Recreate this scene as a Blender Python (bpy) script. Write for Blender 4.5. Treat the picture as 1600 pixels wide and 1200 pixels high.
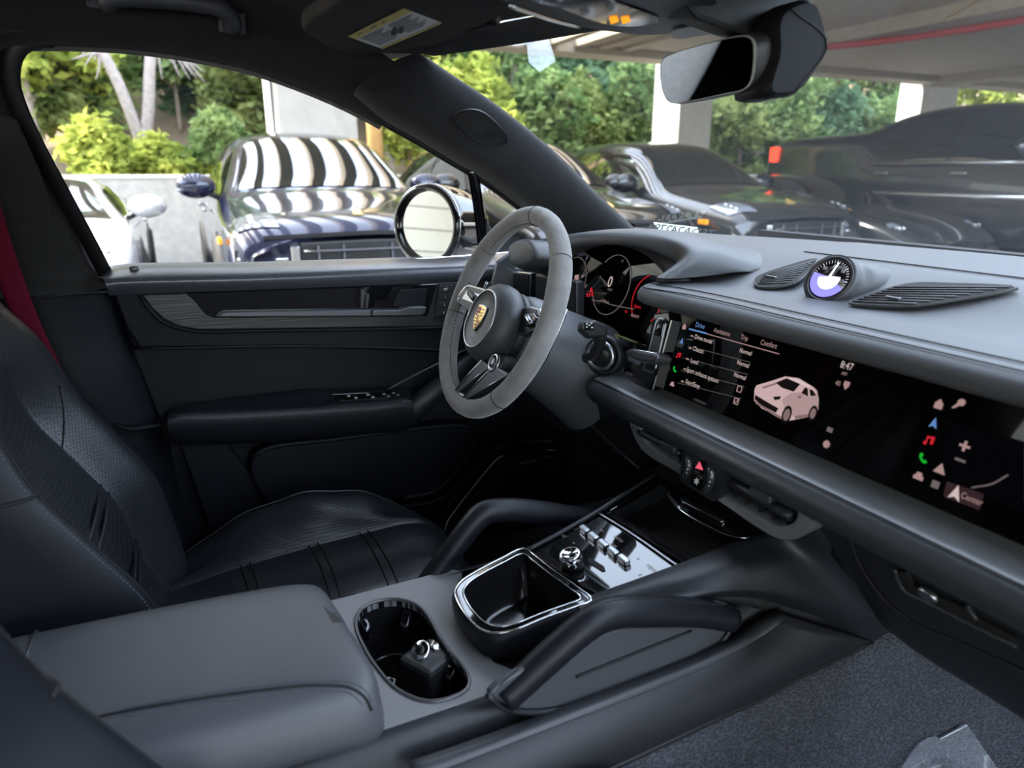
import bpy, bmesh, math, random
from mathutils import Vector as V, Matrix
for _o in list(bpy.data.objects):
    bpy.data.objects.remove(_o)
sc = bpy.context.scene
COL = sc.collection
random.seed(7)
sin, cos, pi = math.sin, math.cos, math.pi

# ------------------------------------------------------------------ camera
# x: towards the passenger side, y: towards the nose of the car, z: up, metres, z = 0 on the ground
CAM = V((0.67683, -0.47014, 1.26926))
YAW, PITCH, FPX = math.radians(25.2974), math.radians(16.7475), 1090.0
_d = V((-cos(YAW) * cos(PITCH), sin(YAW) * cos(PITCH), -sin(PITCH)))
_r = _d.cross(V((0, 0, 1))).normalized()
_u = _r.cross(_d)
cd = bpy.data.cameras.new('camera')
cam = bpy.data.objects.new('camera', cd)
COL.objects.link(cam)
cam.matrix_world = Matrix(((_r.x, _u.x, -_d.x, CAM.x), (_r.y, _u.y, -_d.y, CAM.y), (_r.z, _u.z, -_d.z, CAM.z), (0, 0, 0, 1)))
cd.sensor_width = 36
cd.lens = FPX / 1600 * 36
cd.clip_start = 0.02
cd.clip_end = 300
cd.dof.use_dof = True
cd.dof.focus_distance = 1.15
cd.dof.aperture_fstop = 4.5
sc.camera = cam

# ------------------------------------------------------------------ daylight
w = bpy.data.worlds.new('daylight')
sc.world = w
w.use_nodes = True
nt = w.node_tree
bg = nt.nodes['Background']
sky = nt.nodes.new('ShaderNodeTexSky')
sky.sky_type = 'NISHITA'
sky.sun_disc = False
sky.sun_elevation = math.radians(48)
sky.sun_rotation = math.radians(210)
sky.air_density = 1.2
sky.dust_density = 2.5
_mx = nt.nodes.new('ShaderNodeMix')
_mx.data_type = 'RGBA'
_mx.inputs['Factor'].default_value = 0.45
_mx.inputs['B'].default_value = (3.4, 3.45, 3.6, 1)      # thin bright overcast veil over the blue
nt.links.new(sky.outputs[0], _mx.inputs['A'])
nt.links.new(_mx.outputs['Result'], bg.inputs[0])
bg.inputs[1].default_value = 1.0
sl = bpy.data.lights.new('sun', 'SUN')
sl.energy = 7.5
sl.angle = math.radians(1.0)
sl.color = (1.0, 0.95, 0.85)
so = bpy.data.objects.new('sun', sl)
COL.objects.link(so)
so.rotation_euler = V((0.34, 0.58, -0.74)).to_track_quat('-Z', 'Y').to_euler()
vs = sc.view_settings
vs.view_transform = 'Standard'
vs.look = 'None'
vs.gamma = 1
vs.use_curve_mapping = False
vs.exposure = 1.4

# ------------------------------------------------------------------ pixel -> place
def ray(px, py):
    return _d + _r * ((px - 800) / FPX) + _u * ((600 - py) / FPX)
def ox(px, py, x):
    v = ray(px, py)
    return CAM + v * ((x - CAM.x) / v.x)
def oy(px, py, y):
    v = ray(px, py)
    return CAM + v * ((y - CAM.y) / v.y)
def oz(px, py, z):
    v = ray(px, py)
    return CAM + v * ((z - CAM.z) / v.z)
def op(px, py, P, n):
    v = ray(px, py)
    P = V(P)
    n = V(n)
    return CAM + v * ((P - CAM).dot(n) / v.dot(n))

# ------------------------------------------------------------------ materials
MATS = {}
def mat(name, col, rough=0.5, metal=0.0, bump=0.0, bscale=200.0, kind='noise', spec=0.5, coat=0.0, vary=0.0, emit=None, es=0.0, sheen=0.0, aniso=None):
    if name in MATS:
        return MATS[name]
    m = bpy.data.materials.new(name)
    m.use_nodes = True
    t = m.node_tree
    b = t.nodes['Principled BSDF']
    b.inputs['Base Color'].default_value = (*col, 1)
    b.inputs['Roughness'].default_value = rough
    b.inputs['Metallic'].default_value = metal
    b.inputs['Specular IOR Level'].default_value = spec
    b.inputs['Coat Weight'].default_value = coat
    b.inputs['Sheen Weight'].default_value = sheen
    if emit:
        b.inputs['Emission Color'].default_value = (*emit, 1)
        b.inputs['Emission Strength'].default_value = es
    tc = t.nodes.new('ShaderNodeTexCoord')
    src = tc.outputs['Object']
    if aniso:
        mp = t.nodes.new('ShaderNodeMapping')
        mp.inputs['Scale'].default_value = aniso
        t.links.new(src, mp.inputs[0])
        src = mp.outputs[0]
    if bump or vary:
        if kind == 'noise':
            n = t.nodes.new('ShaderNodeTexNoise')
            n.inputs['Scale'].default_value = bscale
            n.inputs['Detail'].default_value = 3
            fac = n.outputs[0]
        else:
            n = t.nodes.new('ShaderNodeTexVoronoi')
            n.inputs['Scale'].default_value = bscale
            n.inputs['Randomness'].default_value = 0.0 if kind == 'dots' else 1.0
            fac = n.outputs['Distance']
            if kind == 'dots':
                r = t.nodes.new('ShaderNodeMapRange')
                r.inputs['From Min'].default_value = 0.22
                r.inputs['From Max'].default_value = 0.34
                t.links.new(fac, r.inputs[0])
                fac = r.outputs[0]
        t.links.new(src, n.inputs['Vector'])
        if bump:
            bp = t.nodes.new('ShaderNodeBump')
            bp.inputs['Strength'].default_value = bump
            bp.inputs['Distance'].default_value = 0.002 if bscale > 50 else 0.05
            t.links.new(fac, bp.inputs['Height'])
            t.links.new(bp.outputs[0], b.inputs['Normal'])
        if vary:
            n2 = n
            f2 = fac
            if kind == 'noise' and bscale > 60:
                n2 = t.nodes.new('ShaderNodeTexNoise')
                n2.inputs['Scale'].default_value = bscale / 12
                n2.inputs['Detail'].default_value = 4
                t.links.new(src, n2.inputs['Vector'])
                f2 = n2.outputs[0]
            mx = t.nodes.new('ShaderNodeMix')
            mx.data_type = 'RGBA'
            mx.inputs['A'].default_value = (*[c * (1 - vary) for c in col], 1)
            mx.inputs['B'].default_value = (*[min(1, c * (1 + vary)) for c in col], 1)
            if kind == 'dots':
                mx.inputs['B'].default_value = (*col, 1)
            t.links.new(f2, mx.inputs['Factor'])
            t.links.new(mx.outputs['Result'], b.inputs['Base Color'])
    MATS[name] = m
    return m
def glass_mat(name, tint, refl=1.0, f0=0.04):
    m = bpy.data.materials.new(name)
    m.use_nodes = True
    t = m.node_tree
    t.nodes.clear()
    o = t.nodes.new('ShaderNodeOutputMaterial')
    tr = t.nodes.new('ShaderNodeBsdfTransparent')
    tr.inputs[0].default_value = (*tint, 1)
    gl = t.nodes.new('ShaderNodeBsdfGlossy')
    gl.inputs['Roughness'].default_value = 0.0
    gl.inputs[0].default_value = (refl, refl, refl, 1)
    fr = t.nodes.new('ShaderNodeFresnel')
    fr.inputs[0].default_value = 1.5
    mx = t.nodes.new('ShaderNodeMixShader')
    t.links.new(fr.outputs[0], mx.inputs[0])
    t.links.new(tr.outputs[0], mx.inputs[1])
    t.links.new(gl.outputs[0], mx.inputs[2])
    t.links.new(mx.outputs[0], o.inputs[0])
    MATS[name] = m
    return m
def emat(name, col, s):
    return mat(name, (0, 0, 0), 0.6, emit=col, es=s, spec=0.0)

DASH = mat('grey_leather', (0.058, 0.061, 0.067), 0.5, bump=0.12, bscale=900, kind='vor', spec=.4)
LEA = mat('black_leather', (0.0075, 0.0085, 0.012), 0.42, bump=0.12, bscale=900, kind='vor', spec=.3)
LEA2 = mat('console_plastic', (0.014, 0.0155, 0.019), 0.42, bump=0.05, bscale=1200, spec=.35)
PLATE = mat('grey_plate', (0.16, 0.16, 0.165), 0.45, bump=0.05, bscale=1200)
ARM = mat('armrest_leather', (0.068, 0.069, 0.076), 0.45, bump=0.1, bscale=900, kind='vor')
PERF = mat('perforated_leather', (0.011, 0.0125, 0.017), 0.40, bump=0.6, bscale=260, kind='dots', vary=0.8, spec=.55)
DOORP = mat('door_leather', (0.0058, 0.0066, 0.0092), 0.5, bump=0.1, bscale=900, kind='vor', spec=.16)
BLK = mat('black_plastic', (0.008, 0.008, 0.009), 0.5)
BLKD = mat('dark_void', (0.003, 0.003, 0.003), 0.8)
PIANO = mat('piano_black', (0.004, 0.004, 0.005), 0.04, coat=0.5)
ALC = mat('black_suede', (0.017, 0.017, 0.019), 0.95, bump=0.3, bscale=500, vary=0.25, spec=0.1, sheen=0.15)
HEAD = mat('headliner_suede', (0.024, 0.0225, 0.022), 0.95, bump=0.2, bscale=300, vary=0.25, spec=0.1, sheen=0.1)
SUEDE = mat('grey_suede', (0.185, 0.178, 0.173), 0.92, bump=0.5, bscale=420, vary=0.4, spec=0.15, sheen=0.35)
CHROME = mat('chrome', (0.75, 0.76, 0.78), 0.08, 1.0)
SATIN = mat('satin_silver', (0.38, 0.39, 0.41), 0.32, 1.0)
DSAT = mat('dark_satin', (0.10, 0.105, 0.115), 0.38, 0.7)
TRIMW = mat('dark_textured_trim', (0.15, 0.155, 0.16), 0.36, 0.35, bump=0.25, bscale=160, vary=0.5, aniso=(0.05, 0.6, 2.2))
DTRIM = mat('door_trim_brushed', (0.032, 0.033, 0.035), 0.4, 0.35, bump=0.25, bscale=160, vary=0.5, aniso=(0.6, 0.05, 2.2))
STITCH = mat('stitch_thread', (0.10, 0.105, 0.115), 0.7)
SEAM = mat('seam_dark', (0.004, 0.004, 0.005), 0.7)
REDB = mat('red_belt', (0.10, 0.004, 0.016), 0.7, bump=0.3, bscale=700, vary=0.2, spec=.08, aniso=(1, 1, 0.15))
CARP = mat('carpet', (0.075, 0.080, 0.094), 0.95, bump=1.0, bscale=430, kind='vor', vary=0.65, spec=0.1, aniso=(1.5, .45, 1.0))
GLASS = glass_mat('windshield_glass', (0.90, 0.94, 0.92))
GLASS.node_tree.nodes['Fresnel'].inputs[0].default_value = 1.8
SIDEG = glass_mat('side_glass', (0.97, 0.98, 0.97), 0.6)
MIRR = mat('mirror_silver', (0.9, 0.9, 0.9), 0.0, 1.0)
SCRN = mat('screen_glass', (0.0015, 0.0015, 0.0018), 0.03, spec=0.35)
PAPER = mat('white_paper', (0.75, 0.75, 0.72), 0.7)
INK = mat('dark_ink', (0.05, 0.05, 0.05), 0.7)
WHITEE = emat('screen_white', (0.95, 0.75, 0.72), 0.24)
ROSE = emat('screen_rose', (0.75, 0.48, 0.46), 0.19)
BLUEE = emat('screen_blue', (0.2, 0.42, 0.9), 0.22)
REDE = emat('screen_red', (1.0, 0.03, 0.05), 0.22)
GREENE = emat('screen_green', (0.02, 0.9, 0.06), 0.18)
GREYE = emat('screen_grey', (0.55, 0.45, 0.45), 0.10)

# ------------------------------------------------------------------ building helpers
def tag(o, label=None, cat=None, group=None, kind=None):
    if label: o['label'] = label
    if cat: o['category'] = cat
    if group: o['group'] = group
    if kind: o['kind'] = kind
    return o
def thing(name, label, cat, loc=(0, 0, 0), group=None, kind=None, matrix=None):
    o = bpy.data.objects.new(name, None)
    COL.objects.link(o)
    if matrix is not None:
        o.matrix_world = matrix
    else:
        o.location = loc
    o.empty_display_size = 0.05
    return tag(o, label, cat, group, kind)
def link(name, me, m, parent=None, local=False, smooth=True):
    o = bpy.data.objects.new(name, me)
    COL.objects.link(o)
    if m is not None and not me.materials:
        me.materials.append(m)
    if smooth:
        for p in me.polygons:
            p.use_smooth = True
    if parent is not None:
        o.parent = parent
        if not local:
            root = parent
            mw = Matrix.Identity(4)
            chain = []
            while root is not None:
                chain.append(root)
                root = root.parent
            for q in reversed(chain):
                mw = mw @ (q.matrix_parent_inverse if q.parent else Matrix.Identity(4)) @ q.matrix_basis
            o.matrix_parent_inverse = mw.inverted()
    return o
def mesh(name, vs_, fs):
    me = bpy.data.meshes.new(name)
    me.from_pydata([tuple(v) for v in vs_], [], fs)
    me.update()
    return me
def crs(pts, n, closed=False):
    """n points at even spacing along a Catmull-Rom curve through pts"""
    P = [V(p) for p in pts]
    k = len(P)
    if k == 2 and not closed:
        return [P[0].lerp(P[1], i / (n - 1)) for i in range(n)]
    D = []
    segs = k if closed else k - 1
    for i in range(segs):
        p1, p2 = P[i], P[(i + 1) % k]
        p0 = P[i - 1] if (i > 0 or closed) else p1 * 2 - p2
        p3 = P[(i + 2) % k] if (i + 2 < k or closed) else p2 * 2 - p1
        a, b, c = (p1 - p0).length ** .5 + 1e-9, (p2 - p1).length ** .5 + 1e-9, (p3 - p2).length ** .5 + 1e-9
        m1 = ((p1 - p0) / a - (p2 - p0) / (a + b) + (p2 - p1) / b) * b
        m2 = ((p2 - p1) / b - (p3 - p1) / (b + c) + (p3 - p2) / c) * b
        for j in range(16):
            t = j / 16
            D.append(p1 * (2 * t**3 - 3 * t**2 + 1) + m1 * (t**3 - 2 * t**2 + t) + p2 * (-2 * t**3 + 3 * t**2) + m2 * (t**3 - t**2))
    D.append(P[0] if closed else P[-1])
    L = [0]
    for i in range(1, len(D)):
        L.append(L[-1] + (D[i] - D[i - 1]).length)
    out, j = [], 0
    cnt = n if closed else n - 1
    for i in range(n):
        s = L[-1] * i / cnt
        while j < len(L) - 2 and L[j + 1] < s:
            j += 1
        f = (s - L[j]) / max(1e-12, L[j + 1] - L[j])
        out.append(D[j].lerp(D[j + 1], min(1, max(0, f))))
    return out
def lin(pts, n):
    P = [V(p) for p in pts]
    L = [0]
    for i in range(1, len(P)):
        L.append(L[-1] + (P[i] - P[i - 1]).length)
    out, j = [], 0
    for i in range(n):
        s = L[-1] * i / (n - 1)
        while j < len(L) - 2 and L[j + 1] < s:
            j += 1
        out.append(P[j].lerp(P[j + 1], (s - L[j]) / max(1e-12, L[j + 1] - L[j])))
    return out
def loft(name, rows, m, parent=None, nu=24, nv=None, cu=False, thick=0.0, local=False, sharp=False, flip=False, cv=False):
    f = lin if sharp else crs
    R_ = [f(r, nu, cu) if not sharp else lin(r, nu) for r in rows]
    if nv:
        cols = [crs([r[i] for r in R_], nv) for i in range(nu)]
        R_ = [[c[j] for c in cols] for j in range(nv)]
    n = len(R_)
    vs_ = [p for r in R_ for p in r]
    fs = []
    for j in range(n if cv else n - 1):
        for i in range(nu if cu else nu - 1):
            a, b = j * nu + i, j * nu + (i + 1) % nu
            c, e = ((j + 1) % n) * nu + (i + 1) % nu, ((j + 1) % n) * nu + i
            fs.append((a, e, c, b) if flip else (a, b, c, e))
    o = link(name, mesh(name, vs_, fs), m, parent, local)
    if thick:
        s = o.modifiers.new('thickness', 'SOLIDIFY')
        s.thickness = thick
        s.offset = 0
    return o
def tube(name, path, rad, m, parent=None, n=40, k=10, closed=False, local=False, up=None, flat=None, raw=False, cap=True, sect=None):
    """sweep; rad number or list; flat = (a, b) section scale along side/up; sect = list of 2-D points"""
    P = [V(p) for p in path] if raw else crs(path, n, closed)
    n = len(P)
    T = []
    for i in range(n):
        a = P[(i - 1) % n] if (closed or i > 0) else P[i]
        b = P[(i + 1) % n] if (closed or i < n - 1) else P[i]
        T.append((b - a).normalized())
    u0 = V(up) if up else (V((0, 0, 1)) if abs(T[0].z) < 0.9 else V((1, 0, 0)))
    vs_, fs = [], []
    S = sect or [(cos(2 * pi * j / k), sin(2 * pi * j / k)) for j in range(k)]
    k = len(S)
    rl = rad if isinstance(rad, (list, tuple)) else [rad, rad]
    for i in range(n):
        if not up:
            pass
        s = T[i].cross(u0).normalized()
        u = s.cross(T[i]).normalized()
        if not up:
            u0 = u
        q = i / max(1, n - 1) * (len(rl) - 1)
        j0 = min(int(q), len(rl) - 2)
        r = rl[j0] + (rl[j0 + 1] - rl[j0]) * (q - j0)
        fx, fy = flat or (1, 1)
        for a, b in S:
            vs_.append(P[i] + s * (a * r * fx) + u * (b * r * fy))
    for i in range(n if closed else n - 1):
        for j in range(k):
            fs.append((i * k + j, i * k + (j + 1) % k, ((i + 1) % n) * k + (j + 1) % k, ((i + 1) % n) * k + j))
    if not closed and cap:
        fs.append(tuple(range(k - 1, -1, -1)))
        fs.append(tuple((n - 1) * k + j for j in range(k)))
    return link(name, mesh(name, vs_, fs), m, parent, local)
def slab(name, pts, nrm, th, m, parent=None, bev=0.0, local=False, seg=2, hole=None, smooth=False, angle=0.6):
    """a polygon extruded by th against nrm (pts are its outer face), with rounded edges; hole: inner ring with as many points"""
    P = [V(p) for p in pts]
    nrm = V(nrm).normalized()
    k = len(P)
    bm = bmesh.new()
    if hole:
        H = [V(p) for p in hole]
        A = [bm.verts.new(p) for p in P]
        B = [bm.verts.new(p) for p in H]
        C_ = [bm.verts.new(p - nrm * th) for p in P]
        E_ = [bm.verts.new(p - nrm * th) for p in H]
        for i in range(k):
            j = (i + 1) % k
            bm.faces.new((A[i], A[j], B[j], B[i]))
            bm.faces.new((C_[i], E_[i], E_[j], C_[j]))
            bm.faces.new((A[i], C_[i], C_[j], A[j]))
            bm.faces.new((B[i], B[j], E_[j], E_[i]))
    else:
        A = [bm.verts.new(p) for p in P]
        B = [bm.verts.new(p - nrm * th) for p in P]
        bm.faces.new(A)
        bm.faces.new(B[::-1])
        for i in range(k):
            j = (i + 1) % k
            bm.faces.new((A[i], B[i], B[j], A[j]))
    bmesh.ops.recalc_face_normals(bm, faces=bm.faces)
    me = bpy.data.meshes.new(name)
    bm.to_mesh(me)
    bm.free()
    o = link(name, me, m, parent, local, smooth=smooth)
    if bev:
        b = o.modifiers.new('round', 'BEVEL')
        b.width = bev
        b.segments = seg
        b.limit_method = 'ANGLE'
        b.angle_limit = angle
    return o
def box(name, c, s, m, parent=None, rot=None, bev=0.0, local=False, seg=2):
    c = V(c)
    h = V(s) / 2
    Mx = rot if rot is not None else Matrix.Identity(3)
    pts = [c + Mx @ V((sx * h.x, sy * h.y, h.z)) for sx, sy in ((-1, -1), (1, -1), (1, 1), (-1, 1))]
    return slab(name, pts, Mx @ V((0, 0, 1)), s[2], m, parent, bev, local, seg)
def lathe(name, prof, m, parent=None, mtx=None, n=32, local=False, sx=1.0, sy=1.0):
    """prof: (radius, height) pairs about local z; mtx places it"""
    Mx = mtx if mtx is not None else Matrix.Identity(4)
    vs_, fs = [], []
    for r, h in prof:
        for i in range(n):
            a = 2 * pi * i / n
            vs_.append(Mx @ V((r * cos(a) * sx, r * sin(a) * sy, h)))
    for j in range(len(prof) - 1):
        for i in range(n):
            fs.append((j * n + i, j * n + (i + 1) % n, (j + 1) * n + (i + 1) % n, (j + 1) * n + i))
    fs.append(tuple(range(n - 1, -1, -1)))
    fs.append(tuple((len(prof) - 1) * n + i for i in range(n)))
    return link(name, mesh(name, vs_, fs), m, parent, local)
def frame(o, x, y, z):
    return Matrix(((x[0], y[0], z[0], o[0]), (x[1], y[1], z[1], o[1]), (x[2], y[2], z[2], o[2]), (0, 0, 0, 1)))
def zframe(o, z, xh=(1, 0, 0)):
    z = V(z).normalized()
    x = V(xh)
    x = (x - z * x.dot(z)).normalized()
    y = z.cross(x)
    return frame(o, x, y, z)
def rrect(w_, h_, r, n=5):
    out = []
    for cx, cy, a0 in ((w_ / 2 - r, h_ / 2 - r, 0), (-w_ / 2 + r, h_ / 2 - r, pi / 2), (-w_ / 2 + r, -h_ / 2 + r, pi), (w_ / 2 - r, -h_ / 2 + r, 3 * pi / 2)):
        for i in range(n + 1):
            a = a0 + pi / 2 * i / n
            out.append((cx + r * cos(a), cy + r * sin(a)))
    return out
def rslab(name, mtx, w_, h_, r, th, m, parent=None, bev=0.0, hole=None, local=False, n=5, seg=2):
    """rounded rectangle plate in the xy plane of mtx; hole = (w, h, r)"""
    P = [mtx @ V((x, y, 0)) for x, y in rrect(w_, h_, r, n)]
    H = [mtx @ V((x, y, 0)) for x, y in rrect(*hole, n)] if hole else None
    return slab(name, P, mtx.to_3x3() @ V((0, 0, 1)), th, m, parent, bev, local, seg, H)
def text(name, s, mtx, size, m, parent=None, align='LEFT', ext=0.0, local=False, sx=1.0):
    cu = bpy.data.curves.new(name, 'FONT')
    cu.body = s
    cu.size = size
    cu.align_x = align
    cu.align_y = 'CENTER'
    cu.extrude = ext
    cu.resolution_u = 3
    t = bpy.data.objects.new(name, cu)
    COL.objects.link(t)
    dg = bpy.context.evaluated_depsgraph_get()
    me = bpy.data.meshes.new_from_object(t.evaluated_get(dg))
    bpy.data.objects.remove(t)
    me.materials.clear()
    me.transform(mtx @ Matrix.Diagonal((sx, 1, 1, 1)))
    return link(name, me, m, parent, local, smooth=False)
def join(name, objs, m=None):
    """several meshes of one part into one mesh"""
    bm = bmesh.new()
    dg = bpy.context.evaluated_depsgraph_get()
    p, mpi = objs[0].parent, objs[0].matrix_parent_inverse.copy()
    mt = m or objs[0].data.materials[0]
    for o in objs:
        me = bpy.data.meshes.new_from_object(o.evaluated_get(dg))
        bm.from_mesh(me)
        bpy.data.meshes.remove(me)
    me = bpy.data.meshes.new(name)
    bm.to_mesh(me)
    bm.free()
    sm = [True] * len(me.polygons)
    for o in objs:
        bpy.data.objects.remove(o)
    me.materials.clear()
    o = bpy.data.objects.new(name, me)
    COL.objects.link(o)
    me.materials.append(mt)
    for f in me.polygons:
        f.material_index = 0
    o.parent = p
    o.matrix_parent_inverse = mpi
    return o
from mathutils.bvhtree import BVHTree
def tracer(o):
    me = o.data
    bv = BVHTree.FromPolygons([v.co.copy() for v in me.vertices], [tuple(p.vertices) for p in me.polygons])
    def hit(px, py, lift=.0008):
        h, n, _, _ = bv.ray_cast(CAM, ray(px, py).normalized())
        if h is None:
            return None
        if n.dot(CAM - h) < 0:
            n = -n
        return h + n * lift
    return hit
def trace(o, pts, lift=.0008, n=30):
    f = tracer(o)
    P = crs([V((a, b, 0)) for a, b in pts], n)
    return [q for q in (f(p.x, p.y, lift) for p in P) if q is not None]
def stitches(name, path, parent, n=60, ln=0.0035, r=0.0006, m=None, off=(0, 0, 0)):
    """a row of single stitches along a curve, one part"""
    P = crs(path, n * 2)
    vs_, fs = [], []
    o3 = V(off)
    for i in range(n - 1):
        a = P[2 * i] + o3
        t = (P[2 * i + 1] - P[2 * i]).normalized()
        b = a + t * ln
        s = t.cross(V((0.3, 0.2, 0.93))).normalized() * r
        u = t.cross(s).normalized() * r
        k = len(vs_)
        vs_ += [a + s, a + u, a - s, a - u, b + s, b + u, b - s, b - u]
        fs += [(k, k + 1, k + 5, k + 4), (k + 1, k + 2, k + 6, k + 5), (k + 2, k + 3, k + 7, k + 6), (k + 3, k, k + 4, k + 7), (k + 3, k + 2, k + 1, k), (k + 4, k + 5, k + 6, k + 7)]
    o = link(name, mesh(name, vs_, fs), m or STITCH, parent)
    o['kind'] = 'stuff'
    return o
# ================================================================== the cabin shell
SP, SN = (-0.76, 0, 1.09), (1, 0, -0.42)          # leaning plane of the driver's side window
def os_(px, py, off=0.0):
    return op(px, py, (SP[0] + off, SP[1], SP[2]), SN)
FZ = 0.43
fl = thing('floor', 'dark blue-grey carpeted floor of the passenger footwell', None, (0.45, 0.3, FZ), kind='structure')
carpet = loft('carpet', [[(0.176, -0.9, 0.64), ox(980, 1186, .176), ox(1120, 1120, .176), ox(1270, 1044, .177), ox(1366, 996, .18), (0.19, 0.62, 0.74)],
                [(0.20, -0.9, 0.56), (0.20, -0.1, 0.54), (0.20, 0.14, 0.54), (0.205, 0.3, 0.55), (0.23, 0.46, 0.60), (0.23, 0.66, 0.68)],
                [(0.235, -0.9, 0.46), (0.235, -0.1, 0.46), (0.245, 0.2, 0.46), (0.25, 0.36, 0.465), (0.26, 0.52, 0.51), (0.26, 0.72, 0.62)],
                [(0.32, -0.9, FZ), (0.32, -0.1, FZ), (0.33, 0.2, FZ), (0.33, 0.40, FZ + .01), (0.33, 0.56, FZ + 0.05), (0.33, 0.78, 0.60)],
                [(0.85, -0.9, FZ), (0.85, -0.1, FZ), (0.85, 0.2, FZ), (0.85, 0.40, FZ + .01), (0.85, 0.56, FZ + 0.05), (0.85, 0.78, 0.60)]],
     CARP, fl, nu=40, nv=30, thick=0.006)
box('driver_footwell', (-0.46, 0.0, FZ - 0.03), (0.66, 2.0, 0.05), BLK, fl)
fw = thing('wall_front', 'black firewall panel under the dashboard', None, (0, 0.95, 0.6), kind='structure')
box('bulkhead', (0, 0.97, 0.75), (1.55, 0.04, 0.75), BLKD, fw)
box('bulkhead_lining', (0.0, 0.62, 0.95), (1.42, 0.5, 0.12), BLKD, fw)

wr_ = thing('wall_rear', 'dark rear seat wall of the cabin behind the front seats', None, (0, -1.75, .8), kind='structure')
box('rear_panel', (0, -1.78, .82), (1.5, .06, .78), DOORP, wr_, bev=.02)

# roof lining with the rail above the driver's window
WTOP = [(-160, 90), (-80, 70), (-10, 62), (60, 60), (120, 61), (200, 66), (300, 80), (400, 103), (500, 140), (560, 168), (600, 190)]
ce = thing('ceiling', 'black suede roof lining above the driver window', None, (0, -0.3, 1.58), kind='structure')
e0 = [V((-.63, -1.7, 1.42)), V((-.61, -1.2, 1.45))] + [os_(*p) for p in WTOP]
def offs(r, dx, dz, dy=0):
    return [p + V((dx, dy, dz)) for p in r]
rear = [V((p.x, p.y - 0.0, p.z)) for p in e0]
loft('rail_lining', [offs(e0, -0.035, -0.012), offs(e0, 0.0, 0.0), offs(e0, 0.018, 0.022), offs(e0, 0.045, 0.055), offs(e0, 0.10, 0.085)], HEAD, ce, nu=50, nv=16)
def roofrow(x, z, y1):
    return [(x, -1.7, z - 0.03), (x, -1.1, z - .005), (x, -0.5, z), (x, -0.2, z - .02), (x, y1, 1.495)]
loft('roof_lining', [[(-0.56, -1.7, 1.49), (-0.545, -1.2, 1.515)] + [p + V((.085, 0, .08)) for p in e0[2:-1]] + [(-0.545, -0.06, 1.462)],
                     roofrow(-0.42, 1.546, 0.02), roofrow(-0.25, 1.555, 0.12), roofrow(0, 1.56, 0.17), roofrow(0.25, 1.555, 0.12), roofrow(0.42, 1.546, 0.02), roofrow(0.56, 1.50, -0.06)],
     HEAD, ce, nu=24, nv=30)
# rail on the passenger side, above the open door
loft('passenger_rail_lining', [[(0.56, -1.7, 1.50), (0.56, -0.4, 1.50), (0.56, -0.06, 1.45)], [(0.62, -1.7, 1.46), (0.62, -0.4, 1.46), (0.62, -0.06, 1.42)]], HEAD, ce, nu=10)

# windshield
def wbase(x):
    return 0.775 - 0.44 * x * x
wr = []
for k in range(9):
    t = k / 8
    row = []
    for i in range(15):
        s = -1 + 2 * i / 14
        xb, xt = 0.72 * s, 0.57 * s
        yb, zb = wbase(xb), 1.125
        yt, zt = 0.225 - 0.80 * xt * xt, 1.486 - 0.02 * s * s
        row.append((xb + (xt - xb) * t, yb + (yt - yb) * t, zb + (zt - zb) * t + 0.018 * sin(pi * t)))
    wr.append(row)
wd = thing('window_1', 'wide raked windshield glass above the grey dashboard', None, (0, 0.77, 1.12), kind='structure')
loft('glass', wr, GLASS, wd, nu=40)
tube('black_frit_strip', [(x / 10, wbase(x / 10) - 0.012, 1.133) for x in range(-7, 8)], 0.012, BLK, wd, n=40, k=6, flat=(1, 0.35))
loft('header_trim', [[V(p) + V((0, -.09, .012)) for p in wr[8]], [V(p) + V((0, -.03, .002)) for p in wr[8]], [V(p) + V((0, .005, -.002)) for p in wr[8]]], HEAD, wd, nu=40)

# A pillar
ap = thing('trim_1', 'black suede A-pillar cover slanting between windshield and driver window', None, (-0.68, 0.3, 1.2), kind='structure')
din = [os_(552, 150), os_(600, 188), os_(656, 220), ox(700, 247, -.672), ox(756, 281, -.70), ox(815, 325, -.735), ox(868, 365, -.755)]
win = [ox(650, 84, -.555), ox(700, 118, -.575), ox(756, 155, -.59), ox(859, 237, -.625), ox(930, 306, -.65), ox(983, 355, -.665), ox(1010, 380, -.675)]
d7, w7 = crs(din, 20), crs(win, 20)
mid1 = [a.lerp(b, 0.22) + V((0.035, -0.02, 0)) for a, b in zip(d7, w7)]
mid2 = [a.lerp(b, 0.75) + V((0.028, -0.02, 0.0)) for a, b in zip(d7, w7)]
loft('pillar_cover', [[p + V((-0.03, 0.01, 0.0)) for p in d7], d7, mid1, mid2, w7, [p + V((-0.03, 0.03, 0.0)) for p in w7]], ALC, ap, nu=40, nv=24)
tube('window_seal', [p + V((-.006, -.002, 0)) for p in win[:-1]], 0.005, BLK, ap, n=30, k=6)
tube('door_seal', [p + V((-0.006, 0, -.003)) for p in din], 0.006, BLK, ap, n=30, k=6)
tube('cover_joint', [(mid1[1] + mid1[0]) * .5 + V((.004, 0, 0)), (mid2[1] + mid1[1]) * .5 + V((.008, 0, 0)), w7[1]], 0.0015, SEAM, ap, n=12, k=5)
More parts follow.
